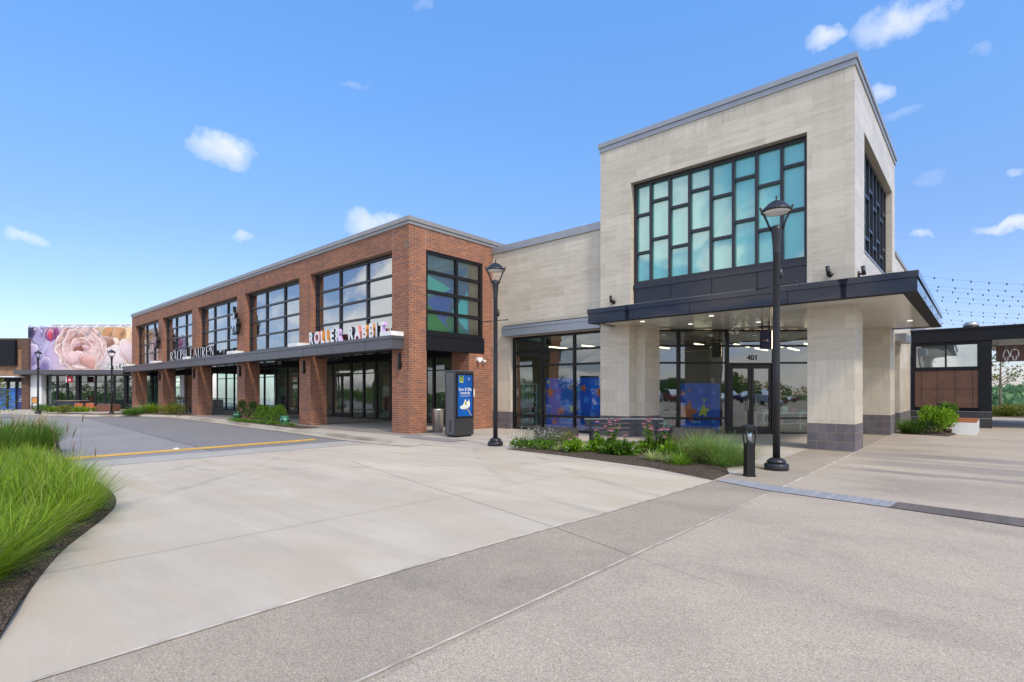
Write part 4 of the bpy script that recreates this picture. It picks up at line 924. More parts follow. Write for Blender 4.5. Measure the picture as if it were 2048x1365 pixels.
scm = MB(DIAG); a = dl(1456); scm.lathe([(0, 0), (0.06, 0), (0.06, 0.05), (0.03, 0.06)], (a, DG - 0.4, 3.82), 10); scm.tube([(a - 0.12, DG - 0.4, 3.76), (a - 0.04, DG - 0.55, 3.68)], 0.05, 10); scm.tube([(a + 0.10, DG - 0.4, 3.76), (a + 0.12, DG - 0.55, 3.70)], 0.05, 10); part('security_camera', scm, 'white_paint', ts)
# tables with goods
def goods_table(l, d, w, label, n):
    t = thing('display_table', label, 'table', (*fr(l, d), 0.01))
    q = MB(DIAG); q.box(l - w / 2, l + w / 2, d, d + 0.8, 0.70, 0.75); part('tabletop', q, 'white_paint', t)
    for a in (-1, 1):
        for b in (0.06, 0.74): q = MB(DIAG); q.box(l + a * (w / 2 - 0.05) - 0.03, l + a * (w / 2 - 0.05) + 0.03, d + b - 0.03, d + b + 0.03, 0.012, 0.70); part('leg', q, 'white_paint', t)
    q = MB(DIAG); q.box(l - w / 2 + 0.1, l + w / 2 - 0.1, d + 0.1, d + 0.7, 0.30, 0.33); part('shelf', q, 'white_paint', t)
    for k in range(n):
        z = 0.752 if k % 2 == 0 else 0.332
        q = MB(DIAG); a = l - w / 2 + 0.15 + (w - 0.3) * (k + 0.5) / n; h = U(0.1, 0.28); q.box(a - 0.1, a + 0.1, d + 0.15, d + 0.15 + U(0.2, 0.4), z, z + h)
        g = q.build('toy_box', random.choice(['toy_white', 'inner_teal', 'sh_pink', 'toy_white', 'cloth_blue', 'sh_orange'])); tag(g, 'small toy box laid out on ' + label.split(' holding')[0].replace('white', 'the white', 1), 'box', 'toy boxes on the tables')
goods_table(dl(1600), 20.6, 1.9, 'white display table holding toys behind the glass right of the doors', 9)
goods_table(dl(1375), 21.4, 1.4, 'white display table holding toys further inside the store', 5)
# toy shelves at the left of the wing window
shf = thing('toy_shelf', 'pale shelf rack of plush toys inside the wide shop window', 'shelf', (-14.2, 17.4, 0.012))
q = MB(); 
for x in (-14.7, -13.95): q.box(x - 0.03, x + 0.03, 17.2, 17.6, 0.012, 1.9)
for z in (0.2, 0.65, 1.1, 1.5, 1.86): q.box(-14.67, -13.98, 17.2, 17.6, z, z + 0.035)
part('rack', q, 'inner_teal', shf)
for k in range(14):
    z = [0.236, 0.686, 1.136, 1.536][k % 4]; x = -14.58 + (k // 4) * 0.17; r = U(0.065, 0.082)
    q = MB(); q.lathe([(0, 0), (r * 0.85, r * 0.25), (r, r * 0.9), (r * 0.6, r * 1.7), (r * 0.7, r * 2.1), (r * 0.55, r * 2.7), (0, r * 3.0)], (x, 17.36, z), 10); q.lathe([(0, 0), (r * 0.28, r * 0.2), (0, r * 0.5)], (x - r * 0.45, 17.36, z + r * 2.75), 6); q.lathe([(0, 0), (r * 0.28, r * 0.2), (0, r * 0.5)], (x + r * 0.45, 17.36, z + r * 2.75), 6)
    tag(q.build('plush_toy', ['toy_white', 'cloth_tan', 'inner_teal', 'toy_white', 'cloth_dark'][k % 5]), 'small plush toy on the pale shelf rack in the wide shop window', 'toy', 'plush toys on the shelf rack')
q = MB(); 
for k in range(26): 
    r = U(0.10, 0.15); q.lathe([(0, -r), (r * 0.8, -r * 0.6), (r, 0), (r * 0.8, r * 0.6), (0, r)], (U(-13.75, -13.4), U(17.2, 17.45), U(0.12, 1.7)), 8)
tag(q.build('plush_pile', 'cloth_tan'), 'tall heap of brown plush toys beside the blue starry poster', 'toys', kind='stuff')

# ------------------------------------------------------------------ dark restroom building with its covered passage
rb = thing('restroom_building', 'low black panelled building with a rusty brown wall panel and covered passage', 'building', (-1.2, 30.3, 0))
RYF = 30.3
q = MB()
q.box(-2.5, -2.38, RYF, 30.7, 0.70, 3.72); q.box(-0.16, 0.25, RYF, 30.7, 0.70, 3.72); q.box(-2.38, -0.16, RYF, 30.7, 3.68, 3.72); q.box(-2.38, -0.16, RYF, 30.7, 2.52, 2.60); q.box(-2.38, -0.16, RYF + 0.10, 30.7, 0.70, 2.52)
q.box(-2.5, 9.0, RYF, 38.0, 3.75, 4.27); q.box(-2.5, 0.25, 30.7, 38, 0.0, 3.72); part('wall', q, 'black_panel', rb)
q = MB(); q.box(-2.52, 9.03, RYF - 0.03, 38.03, 4.275, 4.36); part('coping', q, 'black_panel', rb)
q = MB(); q.box(-2.5, 0.26, RYF - 0.012, 30.69, 0.0, 0.69); part('wall_base', q, 'planter_black', rb)
q = MB(); q.box(-2.5, 0.262, RYF - 0.016, RYF - 0.012, 0.40, 0.42); q.box(-2.5, 0.262, RYF - 0.018, RYF, 0.69, 0.705); part('base_trim', q, 'coping_grey', rb)
q = MB(); q.box(0.26, 9.0, RYF + 0.05, 37.9, 3.735, 3.75); part('passage_soffit', q, 'steel', rb)
window(rb, WORLD, -2.38, -0.16, RYF + 0.16, 2.60, 3.68, [-1.27], [], 'mullion', 'glass_grey', 0.07, 0.1, 0.06)
q = MB(); q.box(-2.36, -0.18, RYF + 0.03, RYF + 0.097, 0.86, 2.50); o = part('rusty_panel', q, 'corten', rb)
q = MB()
for x in (-2.12, -1.56, -0.95, -0.36): q.box(x - 0.007, x + 0.007, RYF + 0.026, RYF + 0.04, 0.87, 2.49)
q.box(-2.355, -0.185, RYF + 0.025, RYF + 0.04, 1.67, 1.684); part('panel_joint', q, 'groove', o)
q = MB(); q.box(8.6, 9.0, RYF, 38, 0, 3.75); part('far_pier', q, 'black_panel', rb)
q = MB(); q.box(-2.45, -1.2, 33.5, 34.2, 4.36, 4.62); part('roof_upstand', q, 'lintel_silver', rb)
fan = thing('roof_vent', 'grey mushroom roof vent on the low black building', 'vent', (-0.45, 33.0, 4.36))
q = MB(); q.box(-0.70, -0.20, 32.75, 33.25, 4.36, 4.46); part('kerb', q, 'steel', fan)
q = MB(); q.lathe([(0.14, 0.0), (0.14, 0.12), (0.30, 0.14), (0.26, 0.32), (0.20, 0.36), (0.0, 0.37)], (-0.45, 33.0, 4.46), 16); part('hood', q, 'steel', fan)
rs = thing('restroom_sign', 'brown hanging sign with white man and woman figures in the passage', 'sign', (0.85, 31.2, 2.9))
q = MB(); q.box(0.41, 1.55, 31.2, 31.28, 2.86, 3.56); part('panel', q, 'sign_brown', rs)
q = MB(); q.box(0.26, 0.41, 31.22, 31.26, 3.545, 3.585); q.box(0.26, 0.41, 31.22, 31.26, 2.84, 2.88); q.box(0.392, 0.408, 31.21, 31.27, 2.84, 3.735); part('bracket', q, 'mullion', rs)
def outline(mb, pts, w, y, closed=True):
    n = len(pts)
    for i in range(n if closed else n - 1):
        a = Vector(pts[i]); b = Vector(pts[(i + 1) % n]); t = (b - a).normalized(); s = Vector((-t.y, t.x)) * w / 2; a = a - t * w * 0.4; b = b + t * w * 0.4
        P = [a + s, a - s, b - s, b + s]; bi = len(mb.v); mb.v += [(p.x, y, p.y) for p in P] + [(p.x, y - 0.006, p.y) for p in P]
        for f in ((4, 5, 6, 7), (0, 4, 7, 3), (1, 2, 6, 5), (0, 1, 5, 4), (2, 3, 7, 6)): mb.f.append([bi + k for k in f]); mb.mi.append(0); mb.sm.append(False)
for cx, sh in ((0.72, [(-0.04, 3.36), (0.04, 3.36), (0.12, 3.06), (0.05, 3.06), (0.05, 2.92), (-0.05, 2.92), (-0.05, 3.06), (-0.12, 3.06)]), (0.98, [(-0.07, 3.36), (0.07, 3.36), (0.125, 3.28), (0.115, 3.06), (0.05, 3.08), (0.05, 2.92), (-0.05, 2.92), (-0.05, 3.08), (-0.115, 3.06), (-0.125, 3.28)])):
    q = MB(); outline(q, [(cx + x, z) for x, z in sh], 0.034, 31.197); outline(q, [(cx + 0.048 * math.cos(k * PI / 6), 3.44 + 0.048 * math.sin(k * PI / 6)) for k in range(12)], 0.024, 31.197); part('figure_symbol', q, 'text_white', rs)
# white benches with orange slats
def bench(loc, label):
    t = thing('bench', label, 'bench', loc, 'white benches by the passage'); x, y, z = loc
    q = MB(); q.box(x - 0.36, x + 0.36, y, y + 0.06, z, z + 0.44); q.box(x - 0.36, x + 0.36, y + 1.14, y + 1.2, z, z + 0.44); q.box(x - 0.36, x - 0.30, y + 0.06, y + 1.14, z + 0.36, z + 0.44); q.box(x + 0.30, x + 0.36, y + 0.06, y + 1.14, z + 0.36, z + 0.44); q.box(x - 0.05, x + 0.02, y + 0.06, y + 1.14, z + 0.0, z + 0.40)
    part('frame', q, 'white_paint', t)
    q = MB()
    for k in range(6): a = y + 0.01 + k * 0.199; q.box(x - 0.345, x + 0.345, a, a + 0.185, z + 0.442, z + 0.485)
    part('seat_slats', q, 'wood_orange', t)
bench((-0.53, 25.45, 0), 'white bench with orange slats nearest the camera, beside the bright shrub')
bench((-0.50, 27.3, 0), 'white bench with orange slats behind the other, nearer the black building')

# ------------------------------------------------------------------ far buildings on the diagonal
DM = 45.5
def lm(p, d=DM): return (p - 1024) / 1060 * d
def hz(y, d=DM): return 1.6 + (782 - y) / 1060 * d
mbd = thing('mural_building', 'shop building with a huge printed flower banner over a glass front', 'building', (*fr(lm(160), DM), 0))
q = MB(DIAG); q.box(lm(57), lm(292), DM + 0.02, DM + 3, 2.95, 7.0); q.box(lm(57), lm(262), DM + 3, DM + 12, 2.95, 7.0); q.box(lm(86), lm(262), DM + 6, DM + 6.1, 0, 2.95); part('wall', q, 'pale_cladding', mbd)
q = MB(DIAG); q.box(lm(64), lm(262), DM + 2.0, DM + 11, 7.0, 7.52); q.box(lm(63), lm(262), DM + 1.9, DM + 11.1, 7.52, 7.62); part('parapet', q, 'white_metal', mbd)
q = MB(DIAG); q.box(lm(57), lm(85), DM - 0.1, DM + 1.2, 0.35, 2.95); o = part('pillar', q, 'white_metal', mbd)
q = MB(DIAG); q.box(lm(57) - 0.01, lm(85) + 0.01, DM - 0.12, DM + 1.2, -0.1, 0.35); part('pillar_base', q, 'coping_grey', o)
q = MB(DIAG); q.box(lm(48), lm(263), DM - 1.0, DM - 0.02, 2.98, 3.36); part('canopy', q, 'grey_panel', mbd)
for k in range(12):
    q = MB(DIAG); a = lm(70) + k * 0.98; q.tube([(a, DM - 0.6, 7.12), (a, DM + 0.3, 7.06)], 0.035, 6); q.box(a - 0.12, a + 0.12, DM - 0.7, DM - 0.5, 7.02, 7.16); part('banner_light', q, 'white_metal', mbd)
# the banner: overlapping petals painted on one printed sheet
PET = []
def petal(cx, cy, rx, ry, an, c0, c1): PET.append((cx, cy, rx, ry, math.cos(an), math.sin(an), c0, c1))
LIL = [srgb(150, 140, 190), srgb(176, 160, 205), srgb(190, 185, 222), srgb(130, 110, 165)]
PK = [srgb(226, 188, 184), srgb(208, 160, 152), srgb(236, 206, 204), srgb(186, 134, 122)]
PCH = [srgb(235, 205, 172), srgb(226, 176, 134), srgb(240, 215, 195), srgb(222, 160, 112)]
R2 = random.Random(11)
for k in range(16): petal(R2.uniform(-0.3, 2.4), R2.uniform(-0.2, 3.9), R2.uniform(0.30, 0.7), R2.uniform(0.8, 1.6), R2.uniform(-0.9, 0.9), LIL[k % 4], LIL[(k + 1) % 4])
petal(0.1, 3.4, 0.7, 0.8, 0.3, srgb(60, 58, 84), srgb(92, 84, 120)); petal(2.1, 3.2, 0.8, 0.75, 0.2, srgb(150, 60, 110), srgb(150, 90, 150)); petal(2.1, 3.0, 0.35, 0.5, 0.0, srgb(225, 80, 95), srgb(150, 80, 140))
for k in range(12): petal(R2.uniform(6.2, 10.4), R2.uniform(-0.2, 3.9), R2.uniform(0.4, 0.8), R2.uniform(0.8, 1.5), R2.uniform(-1, 1), PCH[k % 4], PCH[(k + 2) % 4])
petal(7.6, 0.9, 1.1, 1.5, -0.6, srgb(238, 225, 225), srgb(215, 196, 205)); petal(8.9, 1.6, 0.7, 1.2, 0.5, srgb(232, 214, 222), srgb(214, 180, 176)); petal(7.1, 2.5, 0.45, 0.5, 0.2, srgb(178, 132, 118), srgb(160, 112, 96))
for ring, (n, r, s) in enumerate(((7, 1.55, 1.35), (6, 1.25, 1.2), (5, 0.9, 0.95), (5, 0.58, 0.62), (4, 0.3, 0.42))):
    for k in range(n):
        a = 2 * PI * (k + 0.37 * ring) / n + R2.uniform(-0.15, 0.15)
        petal(4.75 + 1.0 * r * math.cos(a), 2.0 + 0.9 * r * math.sin(a), s * 0.85, s * 0.56, a - PI / 2, PK[(k + ring) % 4], PK[(k + ring + 1) % 4] if ring % 2 else PK[3])
petal(4.7, 2.0, 0.5, 0.42, 0.4, srgb(150, 92, 72), srgb(176, 112, 96)); petal(4.55, 2.25, 0.3, 0.24, 0.6, srgb(205, 160, 165), srgb(190, 140, 140)); petal(5.05, 1.85, 0.36, 0.26, -0.3, srgb(225, 190, 195), srgb(200, 150, 150)); petal(4.2, 1.1, 0.9, 0.62, 0.3, srgb(236, 204, 208), srgb(216, 164, 160)); petal(5.4, 0.85, 0.85, 0.5, -0.5, srgb(222, 170, 160), srgb(205, 146, 132))
def flower(u, v):
    x, y = u * 10.4, v * 3.72
    wv = Vector((x * 1.1, y * 1.1, 5.0)); x += 0.34 * noise.noise(wv); y += 0.34 * noise.noise(wv + Vector((9, 4, 1))); wv = wv * 2.7; x += 0.07 * noise.noise(wv); y += 0.07 * noise.noise(wv + Vector((9, 4, 1)))
    c = mixv(LIL[1], PCH[0], clamp((x - 1.5) / 4))
    for cx, cy, rx, ry, ca, sa, c0, c1 in PET:
        dx, dy = x - cx, y - cy; a = (dx * ca + dy * sa) / rx; b = (-dx * sa + dy * ca) / ry; r = a * a + b * b
        if r < 1.0:
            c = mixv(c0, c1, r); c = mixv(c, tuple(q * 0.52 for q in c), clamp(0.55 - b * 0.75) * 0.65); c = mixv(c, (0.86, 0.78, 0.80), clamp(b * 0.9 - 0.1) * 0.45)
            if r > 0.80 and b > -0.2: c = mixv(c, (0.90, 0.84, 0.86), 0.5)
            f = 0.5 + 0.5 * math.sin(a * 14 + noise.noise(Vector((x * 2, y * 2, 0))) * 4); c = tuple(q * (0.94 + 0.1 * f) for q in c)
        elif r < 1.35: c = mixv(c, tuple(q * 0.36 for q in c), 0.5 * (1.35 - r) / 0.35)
    return c
P = fr(lm(57), DM - 0.05)
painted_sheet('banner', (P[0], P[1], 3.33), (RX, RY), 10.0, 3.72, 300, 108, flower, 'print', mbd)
q = MB(DIAG); q.box(lm(57), lm(290), DM - 0.058, DM - 0.052, 4.00, 4.02); part('banner_seam', q, 'text_grey', mbd)
vs_ = thing('shop_sign', 'white lower case lettering along the canopy under the flower banner', 'sign', (*fr(lm(232), DM - 0.7), 3.4))
q = MB(); P = fr(lm(224), DM - 0.7); put_text(q, 'vineyard vines', 0.54, (P[0], P[1], 3.50), (RX, RY), 0.09, 0.66, 0.014, 'LEFT', mi=0, facemi=1); part('lettering', q, ['mullion', 'text_white'], vs_)
q = MB(DIAG); q.box(lm(225), lm(262), DM - 0.74, DM - 0.60, 3.364, 3.42); part('rail', q, 'white_metal', vs_)
SP = [86, 107, 127, 146, 153, 184, 204, 222, 243, 249, 264, 283, 301, 319, 327, 343, 358]
for a, b in zip(SP, SP[1:]):
    if b - a < 9:
        q = MB(DIAG); q.box(lm(a), lm(b), DM + 0.25, DM + 0.5, 0, 2.95); part('mullion_post', q, 'mullion', mbd); continue
    window(mbd, DIAG, lm(a), lm(b), DM + 0.4, 0.0, 2.95, [], [0.42, 1.86, 2.36], 'mullion', 'glass_far', 0.06, 0.12, 0.07)
q = MB(DIAG); q.box(lm(86), lm(300), DM + 0.5, DM + 6, 0.0, 0.012); part('shop_floor', q, 'inner_floor', mbd)
q = MB(DIAG); q.box(lm(294), lm(416), DM + 0.30, DM + 0.8, 2.955, 3.85); part('header_panel', q, 'black_panel', mbd)
q = MB(DIAG); q.box(lm(358), lm(367), DM + 0.1, DM + 0.7, 0.0, 2.95); part('pillar', q, 'white_metal', mbd)
q = MB(DIAG); q.box(lm(367), lm(416), DM + 0.35, DM + 0.7, 0.0, 2.95); part('end_wall', q, 'tan_brick', mbd)
bs_ = thing('blade_sign', 'small red hanging sign with a white mark under the flower banner', 'sign', (*fr(lm(153), DM - 0.6), 2.4))
q = MB(DIAG); q.box(lm(148), lm(159), DM - 0.75, DM - 0.68, 2.32, 2.86); part('panel', q, 'sign_red', bs_); q = MB(DIAG); q.box(lm(146.6), lm(148) - 0.004, DM - 0.76, DM - 0.67, 2.30, 2.92); part('white_edge', q, 'text_white', bs_)
q = MB(DIAG); q.add([(lm(151), DM - 0.755, 2.46), (lm(156), DM - 0.755, 2.46), (lm(156), DM - 0.755, 2.50), (lm(154.6), DM - 0.755, 2.54), (lm(154.2), DM - 0.755, 2.70), (lm(153.4), DM - 0.755, 2.60), (lm(152), DM - 0.755, 2.52)], [(6, 5, 4, 3, 2, 1, 0)]); part('mark', q, 'text_white', bs_)
q = MB(DIAG); q.tube([(lm(153), DM - 0.71, 2.86), (lm(153), DM - 0.71, 2.985)], 0.02, 6); part('hanger', q, 'mullion', bs_)
# brown building at the far left
bl = thing('brown_building', 'brown brick building with a black wall panel and blue doors at the far left', 'building', (*fr(lm(20, 45), 45), 0))
D2 = 45.2
q = MB(DIAG); q.box(lm(43, D2), lm(56.5, D2), D2, D2 + 10, -0.1, hz(678, D2)); q.box(lm(-160, D2), lm(43, D2), D2 + 0.02, D2 + 10, hz(696, D2), hz(678, D2)); part('wall', q, 'brown_brick', bl)
q = MB(DIAG); q.box(lm(-160, D2), lm(43, D2), D2 + 0.1, D2 + 10, hz(752, D2), hz(696, D2)); part('tan_wall', q, 'tan_brick', bl)
q = MB(DIAG); q.box(lm(-160, D2), lm(34.5, D2), D2 - 0.25, D2 + 0.02, hz(732, D2), hz(681, D2)); part('black_sign_panel', q, 'black_panel', bl)
q = MB(DIAG); q.box(lm(-160, D2), lm(57, D2), D2 - 0.03, D2 + 10, hz(678, D2), hz(676.5, D2)); part('coping', q, 'coping_brick', bl)
q = MB(DIAG); q.box(lm(-160, D2), lm(50, D2), D2 - 0.9, D2 - 0.01, hz(755.5, D2), hz(753, D2)); part('canopy', q, 'white_metal', bl)
q = MB(DIAG); q.box(lm(-160, D2), lm(43, D2), D2 - 0.02, D2 + 0.3, hz(764, D2), hz(752, D2)); q.box(lm(27, D2), lm(30.5, D2), D2 + 0.15, D2 + 0.3, 0, hz(764, D2)); q.box(lm(9, D2), lm(13, D2), D2 + 0.15, D2 + 0.3, 0, hz(764, D2)); part('door_frame', q, 'black_panel', bl)
q = MB(DIAG); q.box(lm(-160, D2), lm(43, D2), D2 + 0.25, D2 + 0.35, hz(776, D2), hz(764, D2)); part('transom', q, 'glass_grey', bl)
q = MB(DIAG); q.box(lm(13, D2), lm(27, D2), D2 + 0.2, D2 + 0.3, 0.02, hz(776, D2)); part('door', q, 'blue_door', bl)
q = MB(DIAG); q.box(lm(-30, D2), lm(9, D2), D2 + 0.2, D2 + 0.3, 0.02, hz(776, D2)); part('door', q, 'blue_door', bl)
q = MB(DIAG); q.box(lm(30.5, D2), lm(43, D2), D2 + 0.2, D2 + 0.3, 0.02, hz(776, D2)); o = part('poster_panel', q, 'navy_door', bl)
q = MB(DIAG)
for y, w in ((797.5, 4), (800, 8), (803, 9)): q.box(lm(37 - w / 2, D2), lm(37 + w / 2, D2), D2 + 0.195, D2 + 0.199, hz(y + 0.6, D2), hz(y, D2))
q.add([(lm(36, D2), D2 + 0.195, hz(792, D2)), (lm(38, D2), D2 + 0.195, hz(793.5, D2)), (lm(36, D2), D2 + 0.195, hz(795, D2)), (lm(36.8, D2), D2 + 0.195, hz(793.5, D2))], [(0, 3, 2, 1)]); part('marks', q, 'text_white', o)

# ------------------------------------------------------------------ lamps, bollards, kiosk, bins, benches
def make_lamp(loc, label):
    t = thing('street_lamp', label, 'street lamp', loc, 'black lamp posts'); x, y, z = loc
    q = MB(); q.lathe([(0.0, 0.0), (0.22, 0.0), (0.228, 0.02), (0.228, 0.11), (0.21, 0.13), (0.165, 0.135), (0.165, 0.155), (0.185, 0.16), (0.185, 0.175), (0.12, 0.235), (0.07, 0.25)], loc, 28); part('base', q, 'lamp_black', t)
    q = MB(); q.lathe([(0.070, 0.25), (0.067, 2.0), (0.063, 4.36), (0.068, 4.37), (0.068, 4.42), (0.076, 4.6), (0.100, 4.84), (0.104, 4.87), (0.085, 4.93), (0.04, 4.95), (0.0, 4.95)], loc, 20); part('pole', q, 'lamp_black', t)
    for a in (0.35, 0.35 + PI):
        c, s = math.cos(a), math.sin(a)
        q = MB(); q.tube([(x + c * 0.10, y + s * 0.10, z + 4.84), (x + c * 0.155, y + s * 0.155, z + 5.0), (x + c * 0.235, y + s * 0.235, z + 5.2), (x + c * 0.285, y + s * 0.285, z + 5.30), (x + c * 0.30, y + s * 0.30, z + 5.34)], [0.024, 0.022, 0.022, 0.024, 0.02], 8); part('bracket', q, 'lamp_black', t)
    q = MB(); q.lathe([(0.275, 5.215), (0.292, 5.225), (0.285, 5.255), (0.22, 5.33), (0.205, 5.33), (0.19, 5.355), (0.15, 5.395), (0.10, 5.40), (0.09, 5.43), (0.04, 5.45), (0.018, 5.465), (0.012, 5.50), (0.022, 5.525), (0.012, 5.55), (0.0, 5.56)], loc, 28); o = part('lamp_shade', q, 'lamp_black', t)
    q = MB(); q.lathe([(0.272, 5.218), (0.20, 5.20), (0.10, 5.193), (0.0, 5.19)], loc, 24); part('lens', q, 'lens', o)
    q = MB(); q.tube([(x - 0.075 * RX - 0.30 * FX * 0, y, z + 3.72), (x - 0.02, y, z + 3.72)], 0.012, 6)
    a, b = fr(-0.22, 0.42), fr(0.20, -0.38); q = MB(); q.tube([(x + a[0], y + a[1], z + 3.73), (x + b[0], y + b[1], z + 3.73)], 0.014, 6)
    for e in (a, b): q.lathe([(0, -0.03), (0.026, 0), (0, 0.03)], (x + e[0], y + e[1], z + 3.73), 8)
    part('banner_arm', q, 'lamp_black', t)
    q = MB(); q.lathe([(0, 0), (0.05, 0.03), (0.06, 0.10), (0.05, 0.2), (0, 0.24)], (x + RX * 0.075, y + RY * 0.075, z + 3.85), 10); part('control_box', q, 'lamp_black', t)
    return t
L0_ = make_lamp((-3.14, 11.58, 0.0), 'black lamp post nearest the camera, in front of the tall teal window')
copy_tree(L0_, (-10.61, 11.19, 0.0), 0.5, 0.975, 'black lamp post in front of the join between red brick and pale stone')
copy_tree(L0_, (-44.0, 8.75, 0.0), 0.9, 0.80, 'black lamp post crossing the flower banner near its white lettering')
copy_tree(L0_, (-49.1, 5.6, 0.0), 0.2, 0.80, 'black lamp post at the left end of the flower banner')
def bollard(loc, label):
    t = thing('bollard', label, 'bollard', loc, 'black lantern bollards'); x, y, z = loc
    def sq(prof, mb):
        vs = []; fs = []
        for h, zz in prof:
            for sx_, sy_ in ((-1, -1), (1, -1), (1, 1), (-1, 1)): vs.append((x + RX * sx_ * h - RY * sy_ * h, y + RY * sx_ * h + RX * sy_ * h, z + zz))
        for k in range(len(prof) - 1):
            for i in range(4): j = (i + 1) % 4; fs.append((4 * k + i, 4 * k + j, 4 * k + 4 + j, 4 * k + 4 + i))
        fs.append((3, 2, 1, 0)); e = 4 * (len(prof) - 1); fs.append((e, e + 1, e + 2, e + 3)); mb.add(vs, fs)
    q = MB(); sq([(0.088, 0.0), (0.088, 0.03), (0.078, 0.035), (0.074, 0.30), (0.076, 0.62)], q); part('post', q, 'bollard_black', t)
    for sx_, sy_ in ((-1, -1), (1, -1), (1, 1), (-1, 1)):
        q = MB(); a = (RX * sx_ - RY * sy_, RY * sx_ + RX * sy_); q.tube([(x + a[0] * 0.066, y + a[1] * 0.066, z + 0.60), (x + a[0] * 0.078, y + a[1] * 0.078, z + 0.74), (x + a[0] * 0.092, y + a[1] * 0.092, z + 0.86)], 0.011, 6); part('corner_bar', q, 'bollard_black', t)
    q = MB(); q.lathe([(0, 0.61), (0.045, 0.62), (0.05, 0.85), (0, 0.86)], loc, 14); part('lantern_glass', q, 'glass_grey', t)
    q = MB(); sq([(0.098, 0.85), (0.104, 0.87), (0.104, 0.93), (0.066, 0.965), (0.0, 0.968)], q); part('cap', q, 'bollard_black', t)
    return t
B0 = bollard((-3.28, 10.36, 0.0), 'black lantern bollard at the corner of the flower bed')
copy_tree(B0, (-1.36, 28.9, 0.0), 0.0, 1.12, 'black bollard behind the bright green shrub by the black building')
# advertising kiosk
kx0, kx1, ky0, ky1 = -13.98, -13.44, 12.2, 13.06
kk = thing('kiosk', 'dark grey advertising kiosk with a lit blue screen on the pavement', 'kiosk', (-13.7, 12.6, 0))
q = MB(); q.box(kx0 + 0.06, kx1 - 0.06, ky0 + 0.06, ky1 - 0.06, 0.0, 0.06); part('plinth', q, 'mullion', kk)
q = MB(); q.box(kx0, kx1, ky0, ky1, 0.06, 2.26); part('body', q, 'kiosk_body', kk, 0.012)
q = MB(); q.box(kx0 - 0.005, kx1 + 0.005, ky0 - 0.005, ky1 + 0.005, 2.262, 2.30); part('cap', q, 'kiosk_side', kk, 0.01)
q = MB(); q.box(kx0 + 0.08, kx1 - 0.06, ky0 - 0.012, ky0 - 0.001, 0.10, 2.22); o = part('side_panel', q, 'kiosk_side', kk)
q = MB()
for k in range(9): q.box(kx0 + 0.22, kx0 + 0.36, ky0 - 0.016, ky0 - 0.012, 0.18 + k * 0.05, 0.20 + k * 0.05)
part('vent', q, 'groove', o)
q = MB(XF(kx1)); q.box(ky0 + 0.03, ky1 - 0.03, -0.02, -0.001, 0.66, 2.20); part('screen_bezel', q, 'mullion', kk, 0.004)
SHOE = [(0.16, 0.24), (0.15, 0.20), (0.30, 0.17), (0.62, 0.19), (0.80, 0.22), (0.84, 0.30), (0.76, 0.42), (0.72, 0.37), (0.60, 0.34), (0.52, 0.42), (0.45, 0.36), (0.36, 0.28)]
LEGP = [(0.40, 0.165), (0.66, 0.155), (0.86, 0.02), (0.97, 0.0), (0.72, 0.185), (0.45, 0.19)]
def screen(u, v):
    c = mixv(srgb(18, 72, 145), srgb(24, 88, 165), clamp(0.5 + 0.5 * math.sin(u * 3 + v * 2)))
    if 0.10 < u < 0.37 and 0.82 < v < 0.985: c = srgb(190, 190, 60) if (v < 0.855 or not (0.13 < u < 0.34)) else srgb(70, 110, 60)
    if 0.18 < u < 0.29 and 0.875 < v < 0.935: c = srgb(150, 160, 60)
    if in_poly(u, v, LEGP): c = srgb(150, 130, 120)
    if in_poly(u, v, SHOE): c = mixv(srgb(205, 212, 208), srgb(235, 235, 220), clamp((v - 0.2) * 6)) if not (0.47 < u < 0.62 and 0.27 < v < 0.36) else srgb(170, 160, 80)
    return c
o = painted_sheet('screen', (kx1 + 0.022, ky0 + 0.09, 0.72), (0, 1), 0.68, 1.42, 70, 140, screen, 'screen', kk)
q = MB()
for s, sz, z in (('Save $100s', 0.155, 1.60), ('instantly', 0.155, 1.48)): put_text(q, s, sz, (kx1 + 0.024, ky0 + 0.43, z), (0, 1), 0.0015, 0.88, 0.0)
put_text(q, 'The', 0.05, (kx1 + 0.024, ky0 + 0.60, 2.02), (0, 1), 0.0015, 1.0); put_text(q, 'Card', 0.045, (kx1 + 0.024, ky0 + 0.60, 1.97), (0, 1), 0.0015, 1.0)
q.box(kx1 + 0.023, kx1 + 0.0245, ky0 + 0.20, ky0 + 0.66, 1.415, 1.425)
part('lettering', q, 'text_white', o)
q = MB(XF(kx1)); q.lathe([(0, 0), (0.012, 0.005), (0, 0.01)], (ky0 + 0.5, -0.004, 0.36), 8); part('lock', q, 'steel', kk)
# bins
tb = thing('litter_bin', 'tapered steel litter bin beside the brick corner column', 'bin', (-15.72, 13.35, 0))
q = MB(); q.lathe([(0.0, 0.012), (0.20, 0.012), (0.235, 0.86), (0.24, 0.90), (0.22, 0.90), (0.20, 0.80), (0.0, 0.80)], (-15.72, 13.35, 0), 24); part('body', q, 'steel', tb)
tb = thing('litter_bin', 'square grey litter bin under the brick arcade', 'bin', (-39.0, 13.6, 0))
q = MB(); q.box(-39.3, -38.72, 13.3, 13.9, 0.0, 1.0); part('body', q, 'grey_bin', tb, 0.02); q = MB(); q.box(-39.62, -39.32, 13.3, 13.9, 0.0, 1.0); part('side_cabinet', q, 'mullion', tb, 0.02)
